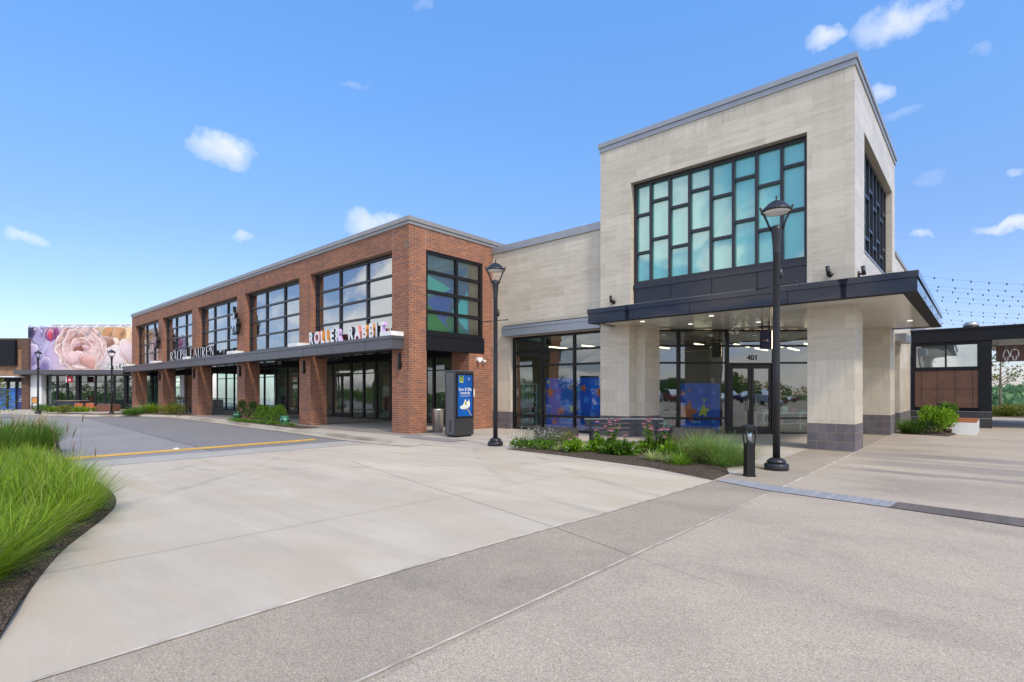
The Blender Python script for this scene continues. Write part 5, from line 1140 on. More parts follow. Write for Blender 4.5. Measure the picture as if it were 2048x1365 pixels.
# planters and bench before the store entrance
def planter(l0, l1, d, label):
    t = thing('planter_box', label, 'planter', (*fr((l0 + l1) / 2, d), 0), 'dark planter boxes by the entrance')
    q = MB(DIAG); h = 0.45; w = 0.05; d1 = d + 0.62
    q.box(l0, l1, d, d + w, 0, h); q.box(l0, l1, d1 - w, d1, 0, h); q.box(l0, l0 + w, d + w, d1 - w, 0, h); q.box(l1 - w, l1, d + w, d1 - w, 0, h); part('box', q, 'planter_black', t)
    q = MB(DIAG); q.box(l0 + w, l1 - w, d + w, d1 - w, 0.02, h - 0.05); part('soil', q, 'mulch', t)
    q = MB()
    for k in range(30):
        P = fr(U(l0 + 0.2, l1 - 0.2), d + U(0.15, 0.45)); q.blade((P[0], P[1], h - 0.06), U(0, 6.28), U(0.06, 0.14), U(0, 1.2), 0.5, 0.005, 2)
    part('dry_sprigs', q, 'pale_seed', t)
planter(0.70, 2.02, 16.1, 'dark planter box behind the white daisies')
planter(4.85, 6.15, 16.0, 'dark planter box half hidden behind the tall grass')
bt = thing('bench', 'dark metal bench with a low back behind the pink coneflowers', 'bench', (*fr(3.45, 16.3), 0))
l0, l1, d = 2.22, 4.62, 16.2
q = MB(DIAG); q.box(l0, l1, d - 0.46, d - 0.02, 0.40, 0.44); part('seat', q, 'bench_metal', bt)
q = MB(DIAG)
for z0, z1 in ((0.50, 0.585), (0.63, 0.725)): q.box(l0, l1, d, d + 0.03, z0, z1)
part('backrest', q, 'bench_metal', bt); q = MB(DIAG); q.box(l0 - 0.01, l1 + 0.01, d - 0.01, d + 0.05, 0.727, 0.752); part('top_rail', q, 'lintel_silver', bt)
for a in (l0 + 0.15, l1 - 0.22):
    q = MB(DIAG); q.box(a, a + 0.06, d - 0.44, d + 0.0, 0.0, 0.05); q.box(a, a + 0.06, d - 0.44, d - 0.38, 0.05, 0.40); q.box(a, a + 0.06, d + 0.031, d + 0.08, 0.0, 0.70); part('leg', q, 'bench_metal', bt)
# small things near the far buildings
def chair(p, d, label):
    t = thing('chair', label, 'chair', (*fr(lm(p, d), d), 0), 'orange lounge chairs under the banner'); l = lm(p, d)
    q = MB(DIAG); q.box(l - 0.32, l + 0.32, d, d + 0.6, 0.20, 0.34); part('seat', q, 'chair_orange', t, 0.03)
    q = MB(DIAG); q.box(l - 0.32, l + 0.32, d - 0.12, d - 0.001, 0.20, 0.62); part('backrest', q, 'chair_orange', t, 0.03)
    for a in (-0.28, 0.24):
        for b in (0.0, 0.52): q = MB(DIAG); q.box(l + a, l + a + 0.04, d + b, d + b + 0.04, 0.0, 0.20); part('leg', q, 'mullion', t)
chair(159, 41.5, 'orange lounge chair left of the other, behind the low lime grass'); chair(181, 41.8, 'orange lounge chair nearer the red brown planter')
t = thing('planter_box', 'large dark blue planter in front of the glass under the banner', 'planter', (*fr(lm(145, 43), 43), 0))
q = MB(DIAG); q.box(lm(122, 43), lm(167, 43), 42.6, 43.6, 0.0, 0.78); part('box', q, 'planter_navy', t, 0.02); q = MB(DIAG); q.box(lm(122, 43) - 0.02, lm(167, 43) + 0.02, 42.58, 43.62, 0.781, 0.81); part('rim', q, 'pale_seed', t)
t = thing('planter_box', 'red brown trough planter between the chairs and the lamp post', 'planter', (*fr(lm(210, 40.6), 40.6), 0))
q = MB(DIAG); q.prism([(lm(193, 40.6), 40.6), (lm(226, 40.6), 40.6), (lm(226, 40.6), 41.4), (lm(193, 40.6), 41.4)], 0.0, 0.56); part('box', q, 'terracotta', t, 0.02); q = MB(DIAG); q.box(lm(195, 40.6), lm(224, 40.6), 40.65, 41.35, 0.561, 0.58); part('soil', q, 'mulch', t)
t = thing('sign_stand', 'black framed sign stand with an orange print beside the white pillar', 'sign', (*fr(lm(69, 43), 43), 0))
q = MB(DIAG); a, b = lm(63, 43), lm(75, 43); q.box(a, a + 0.05, 43, 43.05, 0, 1.1); q.box(b - 0.05, b, 43, 43.05, 0, 1.1); q.box(a + 0.05, b - 0.05, 43, 43.05, 1.04, 1.1); q.box(a + 0.05, b - 0.05, 43, 43.05, 0.55, 0.59); part('frame', q, 'mullion', t)
q = MB(DIAG); q.box(a + 0.05, b - 0.05, 43.01, 43.03, 0.60, 1.035); part('print', q, 'sh_orange', t)
t = thing('handrail', 'black metal ramp handrail under the brick arcade', 'railing', (-43.9, 13.0, 0))
for i in range(5):
    q = MB(); x = -45.3 + i * 0.72; q.tube([(x, 13.0, 0.0), (x, 13.0, 1.05)], 0.03, 6); part('post', q, 'mullion', t)
q = MB(); q.tube([(-45.3, 13.0, 1.05), (-42.42, 13.0, 1.05)], 0.03, 6); q.tube([(-45.3, 13.0, 0.78), (-42.42, 13.0, 0.78)], 0.02, 6); part('rail', q, 'mullion', t)
for (x, y, lab) in ((-23.9, 11.2, 'green glazed garden stool at the near end of the clipped shrubs'), (-30.2, 11.55, 'green glazed garden stool at the far end of the clipped shrubs')):
    t = thing('garden_stool', lab, 'stool', (x, y, 0.0), 'green garden stools')
    q = MB(); q.lathe([(0.0, 0.0), (0.17, 0.0), (0.20, 0.03), (0.15, 0.06), (0.19, 0.12), (0.22, 0.24), (0.20, 0.33), (0.14, 0.37), (0.18, 0.42), (0.17, 0.45), (0.0, 0.455)], (x, y, 0.0), 20); part('body', q, 'green_glaze', t)
    q = MB()
    for k in range(5):
        a = k * 2 * PI / 5 + 0.3; c, s = math.cos(a), math.sin(a); q.add([(x + c * 0.222 - s * w, y + s * 0.222 + c * w, zz) for w, zz in ((-0.045, 0.20), (0.045, 0.20), (0.06, 0.25), (0.035, 0.29), (-0.035, 0.29), (-0.06, 0.25))], [(0, 1, 2, 3, 4, 5)])
    part('openings', q, 'groove', t)
q = MB(); q.add([(-17.48, 4.93, -0.10), (-17.38, 4.88, -0.08), (-17.32, 5.0, -0.085), (-17.40, 5.06, -0.06), (-17.50, 5.03, -0.095), (-17.42, 4.97, -0.045)], [(0, 1, 5), (1, 2, 5), (2, 3, 5), (3, 4, 5), (4, 0, 5)]); tag(q.build('crumpled_paper', 'paper_white'), 'crumpled white paper lying on the asphalt by the yellow line', 'litter')
# mannequins in the arcade windows
def mannequin(x, y, m1, m2, label):
    t = thing('mannequin', label, 'mannequin', (x, y, 0.012))
    q = MB(); q.lathe([(0, 0.012), (0.30, 0.012), (0.30, 0.42), (0.0, 0.421)], (x, y, 0), 4); part('plinth', q, 'inner_teal', t)
    q = MB(); q.lathe([(0.10, 0.42), (0.13, 0.9), (0.17, 1.25), (0.15, 1.30), (0, 1.31)], (x, y, 0), 12); part('lower_clothing', q, m2, t)
    q = MB(); q.lathe([(0.17, 1.22), (0.15, 1.42), (0.19, 1.66), (0.21, 1.78), (0.12, 1.86), (0.05, 1.90)], (x, y, 0), 12)
    for s in (-1, 1): q.tube([(x + s * 0.19, y, 1.80), (x + s * 0.25, y, 1.5), (x + s * 0.24, y - 0.05, 1.22)], [0.065, 0.055, 0.04], 8)
    part('jacket', q, m1, t)
    q = MB(); q.lathe([(0.05, 1.88), (0.05, 1.96), (0.08, 2.02), (0.085, 2.12), (0.05, 2.19), (0, 2.2)], (x, y, 0), 10); part('head', q, 'cloth_tan', t)
mannequin(-25.9, 18.1, 'cloth_white', 'cloth_dark', 'mannequin in a white jacket in the window by the brick corner')
mannequin(-33.6, 18.2, 'cloth_blue', 'cloth_tan', 'mannequin in a blue jacket in the window behind the clipped shrubs')
mannequin(-35.2, 18.3, 'cloth_white', 'cloth_white', 'mannequin all in white behind the clipped shrubs')
mannequin(-39.0, 18.2, 'inner_teal', 'cloth_blue', 'mannequin in pale teal and blue in the far arcade window')
mannequin(-19.3, 18.3, 'cloth_tan', 'cloth_dark', 'mannequin in tan behind the advertising kiosk')
for k in range(3):
    q = MB(); z = 0.8 + 0.45 * k; q.box(-19.9, -18.6, 18.9, 19.3, z, z + 0.04); tag(q.build('wall_shelf', 'cloth_tan'), ('lowest', 'middle', 'highest')[k] + ' tan display shelf behind the glass near the advertising kiosk', 'shelf')
# person inside the store, standing at a table
def skin_body(name, V, E, Rr, mat, parent=None, root=0):
    me = bpy.data.meshes.new(name); me.from_pydata(V, E, []); me.materials.append(MATS[mat]); o = bpy.data.objects.new(name, me); COL.objects.link(o)
    if parent: o.parent = parent
    md = o.modifiers.new('skin', 'SKIN'); md.use_smooth_shade = True; o.modifiers.new('sub', 'SUBSURF').levels = 1
    me.skin_vertices  # created with the modifier
    for i, r in enumerate(Rr): me.skin_vertices[0].data[i].radius = r if isinstance(r, tuple) else (r, r)
    me.skin_vertices[0].data[root].use_root = True
    return o
pl_, pd_ = dl(1596), 22.0
ps = thing('person', 'person in a black shirt looking down behind the table inside the glass store', 'person', (*fr(pl_, pd_), 0.0))
V = [(0, 0, 0.92), (0, 0, 1.10), (0, -0.02, 1.30), (0, -0.02, 1.44), (0, -0.05, 1.52), (-0.17, -0.02, 1.40), (-0.25, -0.06, 1.12), (-0.10, -0.28, 1.04), (-0.03, -0.36, 1.08), (0.17, -0.02, 1.40), (0.25, -0.06, 1.12), (0.10, -0.28, 1.02), (0.03, -0.36, 1.06),
     (-0.09, 0, 0.86), (-0.10, 0, 0.48), (-0.10, 0.02, 0.08), (-0.10, -0.14, 0.04), (0.09, 0, 0.86), (0.10, 0, 0.48), (0.10, 0.02, 0.08), (0.10, -0.14, 0.04)]
Ed = [(0, 1), (1, 2), (2, 3), (3, 4), (3, 5), (5, 6), (6, 7), (7, 8), (3, 9), (9, 10), (10, 11), (11, 12), (0, 13), (13, 14), (14, 15), (15, 16), (0, 17), (17, 18), (18, 19), (19, 20)]
Rr = [(0.15, 0.11), (0.13, 0.10), (0.16, 0.11), (0.10, 0.08), 0.05, 0.065, 0.05, 0.04, 0.035, 0.065, 0.05, 0.04, 0.035, 0.09, 0.065, 0.045, 0.04, 0.09, 0.065, 0.045, 0.04]
pbody = skin_body('body', V, Ed, Rr, 'cloth_dark', ps)
q = MB(((0, 0), (1, 0), (0, 1))); q.lathe([(0.045, 0.0), (0.05, 0.05), (0.078, 0.10), (0.083, 0.17), (0.07, 0.23), (0.0, 0.27)], (0, -0.07, 1.49), 14); q.lathe([(0, 0), (0.015, 0.01), (0, 0.04)], (0, -0.155, 1.57), 6)
o = q.build('head', 'skin'); o.parent = ps
q = MB(); q.lathe([(0.088, 0.14), (0.092, 0.19), (0.078, 0.25), (0.0, 0.285)], (0, -0.06, 1.49), 14); o = q.build('hair', 'hair'); o.parent = ps
q = MB()
for s in (-1, 1):
    q.tube([(s * 0.25, -0.07, 1.10), (s * 0.10, -0.28, 1.035), (s * 0.03, -0.37, 1.075)], [0.047, 0.042, 0.034], 8)
o = q.build('forearms', 'skin'); o.parent = ps
ps.rotation_euler = (0, 0, ANG)

# ------------------------------------------------------------------ plants
def tuft(mb, x, y, n, r, l0, l1, lean, droop, w, z=0.02, segs=4, bias=None):
    for k in range(n):
        a = U(0, 2 * PI); rr = r * math.sqrt(rnd()); t = rr / r
        az = a + U(-0.6, 0.6)
        mb.blade((x + rr * math.cos(a), y + rr * math.sin(a), z), az, U(l0, l1) * (1 - 0.15 * t), U(0.02, 0.25) + lean * t * U(0.5, 1.1), U(0.2, 1.0) * droop, w * U(0.7, 1.2), segs)
q = MB()
for (x, y, s) in [(-5.55, -0.12, 0.85), (-5.75, 0.12, 0.8), (-6.1, 0.32, 0.9), (-6.75, 0.58, 0.9), (-7.4, 0.86, 0.95), (-8.1, 1.18, 0.95), (-8.7, 1.42, 0.95), (-6.1, -0.2, 1.0), (-6.5, 0.12, 1.0), (-7.2, 0.32, 1.0), (-7.0, -0.25, 1), (-7.9, 0.55, 1.05), (-7.7, 0.0, 1), (-8.6, 0.85, 1.05), (-8.5, 0.25, 1.1), (-9.3, 1.15, 1.1), (-9.2, 0.5, 1.1), (-9.25, 1.40, 0.85), (-9.95, 1.42, 0.95), (-10.0, 0.9, 1.15), (-9.9, 0.3, 1.1), (-10.7, 1.62, 0.95), (-10.8, 1.3, 1.15),
                  (-10.7, 0.7, 1.15), (-11.5, 1.55, 0.95), (-11.6, 1.1, 1.1), (-11.6, 0.5, 1.1), (-12.3, 1.6, 0.9), (-12.4, 1.45, 1.1), (-12.6, 0.75, 1.1), (-13.3, 1.55, 0.85), (-13.4, 1.3, 1.0), (-13.6, 0.8, 1.0), (-14.3, 1.5, 0.85), (-14.6, 1.2, 0.95), (-15.4, 1.6, 0.9)]:
    near = 1.0 if x > -10 else 0.8; s *= U(0.82, 1.08)
    tuft(q, x, y, int(660 * near), 0.15 * s, 0.40 * s, 0.90 * s, 0.72, 1.15, 0.0050)
for k in range(22): tuft(q, -6.8 - (k % 11) * 0.9 + U(-.2, .2), -0.65 - 0.8 * (k // 11) + U(-.2, .2), 330, 0.17, 0.45, 0.95, 0.7, 1.1, 0.0055)
o = tag(q.build('ornamental_grass', 'lime_grass'), 'mass of bright lime green ornamental grass spilling over the dark mulch edge', 'grass', kind='stuff')
t = thing('fountain_grass', 'tall darker green fountain grass with pale seed heads behind the lime grass', 'grass', (-18.6, 1.9, 0))
q = MB()
for (x, y) in [(-18.3, 2.1), (-18.9, 1.9), (-19.5, 1.6), (-18.0, 1.7), (-18.7, 1.4), (-20.1, 1.7), (-19.3, 2.3)]: tuft(q, x, y, 620, 0.22, 0.7, 1.12, 0.55, 0.8, 0.006)
part('blades', q, 'fountain_grass', t)
q = MB()
for k in range(34):
    x, y = U(-19.8, -17.9), U(1.4, 2.3); az = U(-0.6, 1.6); ln = U(0.75, 1.05); p = [(x, y, 0.1)]; lean = U(0.1, 0.45)
    for i in range(1, 6): lean += 0.05; p.append((p[-1][0] + math.cos(az) * math.sin(lean) * ln / 5, p[-1][1] + math.sin(az) * math.sin(lean) * ln / 5, p[-1][2] + math.cos(lean) * ln / 5))
    q.tube(p[:4], 0.003, 3); q.tube(p[3:], [0.006, 0.014, 0.004], 5)
part('seed_heads', q, 'pale_seed', t)
t = thing('seed_stalks', 'few thin stalks with dark seed spikes rising from the lime grass', 'grass', (-11.6, 2.2, 0))
for (l, d, ztop, lean) in [(-8.22, 9.5, 1.02, -0.18), (-7.98, 9.5, 1.04, 0.2), (-7.62, 9.4, 1.23, 0.16), (-7.62, 9.2, 0.98, 0.32), (-8.02, 9.3, 0.68, 0.05), (-7.62, 9.2, 0.72, 0.12), (-7.55, 9.6, 0.60, 0.05)]:
    q = MB(DIAG); q.tube([(l - lean * 0.6, d, 0.05), (l - lean * 0.2, d, ztop * 0.5), (l, d, ztop - 0.18)], 0.0028, 4); q.tube([(l, d, ztop - 0.18), (l + lean * 0.08, d, ztop - 0.1), (l + lean * 0.2, d, ztop)], [0.006, 0.011, 0.003], 6); part('stalk', q, 'seed_head', t)
def leaf_cloud(mb, n, c, rad, ln, w, up=0.4, hole=0.0):
    for k in range(n):
        v = Vector((random.gauss(0, 1), random.gauss(0, 1), random.gauss(0, 1))).normalized() * (rnd() ** 0.4)
        p = (c[0] + v.x * rad[0], c[1] + v.y * rad[1], c[2] + v.z * rad[2])
        d = v + Vector((U(-.6, .6), U(-.6, .6), U(-.2, .8) + up)); nn = Vector((U(-1, 1), U(-1, 1), U(0, 1)))
        s = U(0.7, 1.25); mb.leaf(p, d, nn, ln * s, w * s)
def shrub(name, label, cat, x, y, clumps, n, ln, w, mat, group=None, z0=0.03, stems=6):
    t = thing(name, label, cat, (x, y, 0), group)
    q = MB()
    for (dx, dy, dz, r, rz) in clumps: leaf_cloud(q, n, (x + dx, y + dy, z0 + dz), (r, r, rz), ln, w)
    part('foliage', q, mat, t)
    q = MB()
    for k in range(stems):
        dx, dy, dz, r, rz = clumps[k % len(clumps)]; q.tube([(x + U(-.04, .04), y + U(-.04, .04), 0.0), (x + dx * 0.6 + U(-.05, .05), y + dy * 0.6 + U(-.05, .05), z0 + dz * 0.7), (x + dx + U(-.1, .1), y + dy + U(-.1, .1), z0 + dz + rz * 0.4)], [0.014, 0.009, 0.004], 5)
    part('stems', q, 'bark', t); return t
# front bed, left to right
t = thing('daisy_clump', 'spreading clump of white daisies at the left end of the flower bed', 'flowers', (-9.1, 11.2, 0))
q = MB()
for (x, y) in [(-9.55, 10.98), (-9.3, 11.05), (-9.05, 11.1), (-8.8, 11.2), (-9.15, 11.4), (-8.75, 11.5), (-8.6, 11.1)]: leaf_cloud(q, 190, (x, y, 0.14), (0.24, 0.22, 0.12), 0.075, 0.022)
part('foliage', q, 'leaf_green', t)
q = MB(); f2 = MB()
for k in range(230):
    x = U(-9.8, -8.35); y = 11.15 + (x + 9.1) * 0.15 + U(-0.18, 0.5); h = U(0.16, 0.56); q.tube([(x, y, 0.05), (x + U(-.05, .05), y + U(-.05, .05), h * 0.6), (x + U(-.12, .12), y + U(-.12, .12), h)], 0.0025, 3)
    cx, cy = q.v[-1][0], q.v[-1][1]; n = 9; tl = U(-0.5, 0.5)
    for i in range(n):
        a = 2 * PI * i / n; f2.leaf((cx, cy, h), (math.cos(a), math.sin(a), tl * math.cos(a) - 0.5 * math.sin(a)), (0, 0, 1), 0.036, 0.011)
part('stems', q, 'stem', t); tag(part('flower_heads', f2, 'petal_white', t), kind='stuff')
def coneflower(x, y, hgt, nfl, label, nl=90):
    t = thing('coneflower', label, 'flowers', (x, y, 0), 'pink coneflowers in the bed')
    q = MB(); s = MB(); heads = []
    for k in range(nfl + 4):
        az = U(0, 2 * PI); ln = hgt * U(0.72, 1.05) * (1.0 if k < nfl else 0.7); le = U(0.03, 0.30)
        p = [(x + U(-.09, .09), y + U(-.09, .09), 0.02)]
        for i in range(5): p.append((p[-1][0] + math.cos(az) * math.sin(le) * ln / 5, p[-1][1] + math.sin(az) * math.sin(le) * ln / 5, p[-1][2] + math.cos(le) * ln / 5))
        s.tube(p, [0.005, 0.005, 0.0045, 0.004, 0.0035, 0.003], 4)
        if k < nfl: heads.append(p[-1])
        for i in range(3 * nl // (nfl + 4) + 10):
            f = rnd() ** 1.3 * 4.2; j = int(f); g = f - j; b = [p[j][m] + (p[j + 1][m] - p[j][m]) * g for m in range(3)]; a2 = U(0, 2 * PI)
            q.leaf(b, (math.cos(a2), math.sin(a2), U(-0.3, 0.7)), (U(-.3, .3), U(-.3, .3), 1), U(0.09, 0.19) * (1.1 - 0.12 * j), U(0.020, 0.036))
    leaf_cloud(q, 240, (x, y, 0.16), (0.28, 0.28, 0.16), 0.13, 0.03)
    part('foliage', q, 'leaf_bright' if rnd() < 0.6 else 'leaf_green', t); part('stems', s, 'stem', t)
    for hx, hy, hz_ in heads:
        f = MB(); n = 12
        for i in range(n): a = 2 * PI * i / n + U(-.1, .1); f.leaf((hx + math.cos(a) * 0.012, hy + math.sin(a) * 0.012, hz_), (math.cos(a), math.sin(a), U(-0.75, -0.25)), (0, 0, 1), U(0.062, 0.078), 0.016)
        o = part('flower', f, 'petal_pink', t); c = MB(); c.lathe([(0.027, -0.008), (0.03, 0.008), (0.02, 0.026), (0, 0.034)], (hx, hy, hz_), 8); part('cone', c, 'cone_brown', o)
coneflower(-7.75, 11.05, 0.48, 2, 'short coneflower at the left end of its row, in front of the dark planter', 80)
coneflower(-7.35, 11.55, 0.82, 5, 'tall coneflower just right of the dark planter', 100)
coneflower(-7.05, 11.75, 0.88, 10, 'dense pink coneflower left of centre before the bench', 110)
coneflower(-6.75, 11.25, 0.62, 3, 'leafy coneflower at the front edge below the bench, fewer blooms', 130)
coneflower(-6.45, 11.35, 0.55, 1, 'low bushy coneflower with a single bloom at the middle of the row', 130)
coneflower(-6.25, 12.15, 0.88, 10, 'dense pink coneflower right of centre before the bench', 110)
coneflower(-5.85, 12.1, 0.84, 5, 'tall coneflower at the right end of its row', 120)
coneflower(-5.6, 12.0, 0.60, 1, 'leafy coneflower beside the olive shrub', 110)
def liriope(x, y, s, mat, label):
    q = MB(); tuft(q, x, y, int(170 * s), 0.07 * s, 0.22 * s, 0.38 * s, 0.9, 1.3, 0.007, 0.03); tag(q.build('striped_grass', mat), label, 'grass', 'striped grass tufts along the bed')
liriope(-8.75, 10.98, 0.8, 'leaf_stripe', 'small striped grass tuft below the daisies'); liriope(-8.2, 10.98, 0.9, 'leaf_stripe', 'striped grass tuft before the short coneflower')
liriope(-5.50, 10.90, 1.15, 'leaf_stripe', 'striped grass tuft left of two others at the front of the bed'); liriope(-5.12, 10.78, 1.1, 'leaf_stripe', 'striped grass tuft between its two neighbours at the front of the bed'); liriope(-4.75, 10.68, 1.3, 'leaf_bright', 'plain bright grass tuft right of the striped ones')
shrub('olive_shrub', 'small yellow green shrub behind the daisies', 'shrub', -8.55, 11.6, [(-0.15, 0, 0.22, 0.2, 0.18), (0.15, 0.1, 0.26, 0.22, 0.2)], 320, 0.05, 0.016, 'leaf_olive')
shrub('olive_shrub', 'yellow green shrub between the coneflowers and the tall grass', 'shrub', -5.45, 12.3, [(-0.2, 0, 0.25, 0.28, 0.24), (0.2, 0.1, 0.28, 0.3, 0.26), (0.5, -0.1, 0.2, 0.25, 0.2)], 360, 0.05, 0.016, 'leaf_olive')
shrub('olive_shrub', 'low yellow green shrub in front of the tall grass', 'shrub', -4.55, 11.15, [(-0.15, 0, 0.18, 0.25, 0.2), (0.2, 0.05, 0.22, 0.26, 0.22)], 380, 0.05, 0.016, 'leaf_olive')
t = thing('tall_grass', 'large feathery pale green grass clump beside the lantern bollard', 'grass', (-4.3, 11.7, 0))
q = MB()
for (x, y) in [(-4.3, 11.7), (-4.6, 11.85), (-4.05, 11.5), (-4.35, 11.4), (-4.85, 12.0), (-4.5, 12.1), (-4.15, 11.25), (-5.05, 12.2), (-4.75, 11.55), (-3.95, 11.8)]: tuft(q, x, y, 460, 0.17, 0.5, 0.98, 0.95, 1.1, 0.0040, 0.02, 5)
part('blades', q, 'sage_grass', t)
q = MB()
for k in range(150):
    a = U(0, 6.28); q.blade((-4.4 + U(-.4, .4), 11.7 + U(-.35, .35), 0.05), a, U(0.8, 1.15), U(0.3, 1.0), 0.8, 0.003, 5)
part('flower_stems', q, 'pale_seed', t)
# clipped shrubs before the brick arcade
for i, (x, h, r, lab) in enumerate([(-29.0, 1.05, 0.42, 'cone shaped evergreen shrub farthest along the row by the brick arcade'), (-27.7, 1.0, 0.42, 'second evergreen shrub from the far end of the row by the brick arcade'), (-26.75, 0.82, 0.38, 'third evergreen shrub from the far end of the row by the brick arcade'), (-26.1, 0.80, 0.38, 'fourth evergreen shrub from the far end of the row by the brick arcade'), (-25.35, 0.78, 0.36, 'fifth evergreen shrub from the far end of the row by the brick arcade'), (-24.7, 0.88, 0.42, 'rounded evergreen shrub nearest the brick column, beside the garden stool')]):
    shrub('evergreen_shrub', lab, 'shrub', x, 11.3, [(0, 0, h * 0.32, r, h * 0.3), (0.08, 0, h * 0.6, r * 0.75, h * 0.28), (-0.05, 0.05, h * 0.82, r * 0.42, h * 0.2)], 420, 0.085, 0.016, 'leaf_dark' if i < 2 else 'leaf_green', 'evergreen shrubs by the brick arcade')
q = MB()
for k in range(60): leaf_cloud(q, 40, (U(-29.6, -22.6), U(10.85, 11.1), 0.08), (0.2, 0.12, 0.09), 0.07, 0.015)
tag(q.build('ground_cover', 'leaf_green'), 'strip of low green ground cover along the kerb before the clipped shrubs', 'ground cover', kind='stuff')
# far left bed
q = MB()
for k in range(46): tuft(q, *fr(U(lm(101, 40.3), lm(186, 40.3)), U(39.9, 40.6)), 60, 0.2, 0.35, 0.6, 0.5, 0.9, 0.014, 0.02, 3)
tag(q.build('low_grass', 'lime_grass'), 'low strip of bright grass before the orange chairs', 'grass', kind='stuff')
def gtuft(x, y, n, h, mat, name, label, w=0.014):
    q = MB(); tuft(q, x, y, n, 0.4, h * 0.6, h, 0.6, 0.8, w, 0.02, 3); tag(q.build(name, mat), label, 'grass')
gtuft(-46.0, 11.2, 420, 0.85, 'lime_grass', 'grass_clump', 'rounded bright grass clump behind the far daisies')
gtuft(-43.6, 10.9, 520, 1.0, 'lime_grass', 'grass_clump', 'larger bright grass clump beside the olive shrub by the far brick column', 0.016)
gtuft(-42.2, 9.4, 420, 0.7, 'leaf_green', 'grass_clump', 'dark green grass clump beside the red brown planter')
t = thing('daisy_clump', 'far clump of white daisies before the second brick column from the left', 'flowers', (-43.6, 9.9, 0))
q = MB(); f2 = MB()
for k in range(9): leaf_cloud(q, 60, (-44.6 + k * 0.22, 10.0 + k * 0.05, 0.2), (0.3, 0.25, 0.2), 0.10, 0.03)
for k in range(110):
    x, y, z = U(-44.9, -42.6), U(9.7, 10.6), U(0.35, 0.68)
    for i in range(6): a = i * PI / 3; f2.leaf((x, y, z), (math.cos(a), math.sin(a), 0.1), (0, 0, 1), 0.055, 0.02)
part('foliage', q, 'leaf_green', t); tag(part('flower_heads', f2, 'petal_white', t), kind='stuff')
shrub('olive_shrub', 'sprawling olive shrub before the far brick arcade columns', 'shrub', -41.2, 11.7, [(-0.7, 0, 0.35, 0.5, 0.35), (0, 0, 0.4, 0.55, 0.4), (0.7, 0, 0.3, 0.5, 0.3), (0.2, -0.4, 0.25, 0.5, 0.25)], 300, 0.11, 0.03, 'leaf_olive')
shrub('flowering_shrub', 'wispy shrub tipped with pink flowers beside the black handrail', 'shrub', -43.0, 12.3, [(0, 0, 0.8, 0.6, 0.4), (0.4, 0, 1.0, 0.4, 0.25)], 150, 0.09, 0.025, 'rosy_leaf')
for i, (x, y, lab) in enumerate([(-48.6, 6.9, 'small rounded shrub beside the lamp post at the end of the banner'), (-50.6, 5.9, 'olive shrub before the blue doors')]):
    shrub('olive_shrub', lab, 'shrub', x, y, [(-0.3, 0, 0.25, 0.4, 0.3), (0.3, 0.1, 0.3, 0.4, 0.3)], 260, 0.10, 0.03, ['leaf_olive', 'leaf_green'][i])
t = thing('evergreen_tree', 'small evergreen tree cut off by the left edge of the picture', 'tree', (*fr(lm(-8, 33), 33), 0))
P = fr(lm(-6, 33), 33); q = MB()
for z, r in ((0.5, 0.95), (0.85, 0.9), (1.2, 0.75), (1.55, 0.6), (1.9, 0.4), (2.2, 0.22)): leaf_cloud(q, 260, (P[0], P[1], z), (r, r, 0.22), 0.16, 0.02, 0.1)
part('foliage', q, 'leaf_olive', t); q = MB(); q.tube([(P[0], P[1], -0.1), (P[0], P[1], 2.2)], [0.06, 0.01], 6); part('trunk', q, 'bark', t)
# right side: shrubs by the benches
shrub('bright_shrub', 'large rounded bright green shrub at the left end of the white benches', 'shrub', -1.30, 24.75, [(-0.1, -0.1, 0.42, 0.42, 0.38), (0.2, 0.0, 0.55, 0.40, 0.34), (-0.2, 0.2, 0.70, 0.38, 0.30), (0.15, 0.3, 0.62, 0.35, 0.3)], 420, 0.10, 0.034, 'leaf_bright')
shrub('bright_shrub', 'smaller bright green shrub behind the large one', 'shrub', -1.15, 26.6, [(0, 0, 0.55, 0.35, 0.4), (0.1, 0, 0.85, 0.3, 0.25)], 320, 0.10, 0.034, 'leaf_green')
t = thing('dark_grass_clump', 'dark green grass clump at the foot of the stone pier by the benches', 'grass', (-2.1, 24.9, 0))
q = MB()
for (x, y) in [(-2.15, 24.7), (-2.0, 25.1), (-1.85, 24.5), (-2.2, 25.5)]: tuft(q, x, y, 330, 0.18, 0.45, 0.75, 0.6, 0.9, 0.006, 0.03)
part('blades', q, 'leaf_green', t)
shrub('olive_shrub', 'low dark olive shrub between the grass clump and the bright shrub', 'shrub', -1.72, 24.35, [(-0.1, 0, 0.22, 0.3, 0.22), (0.2, 0.1, 0.28, 0.3, 0.24)], 320, 0.07, 0.02, 'leaf_dark')
# beyond the passage
t = thing('young_tree', 'slender young tree with sparse leaves seen through the passage', 'tree', (0.75, 45.5, 0))
q = MB(); q.tube([(0.75, 45.5, 0), (0.76, 45.5, 1.5), (0.78, 45.52, 3.0), (0.8, 45.5, 5.2)], [0.075, 0.06, 0.045, 0.012], 8); o = part('trunk', q, 'bark', t)
lf = MB(); br = MB()
for k in range(30):
    z = U(1.7, 5.0); a = U(0, 6.28); ln = U(0.6, 1.5) * (1.1 - (z - 1.7) / 5); e = (0.77 + math.cos(a) * ln, 45.5 + math.sin(a) * ln, z + ln * U(0.25, 0.7)); br.tube([(0.77, 45.5, z), ((0.77 + e[0]) / 2, (45.5 + e[1]) / 2, (z + e[2]) / 2 + 0.05), e], [0.02, 0.012, 0.005], 4)
    for i in range(16): g = U(0.35, 1.05); leaf_cloud(lf, 1, (0.77 + (e[0] - 0.77) * g, 45.5 + (e[1] - 45.5) * g, z + (e[2] - z) * g), (0.14, 0.14, 0.14), 0.15, 0.05)
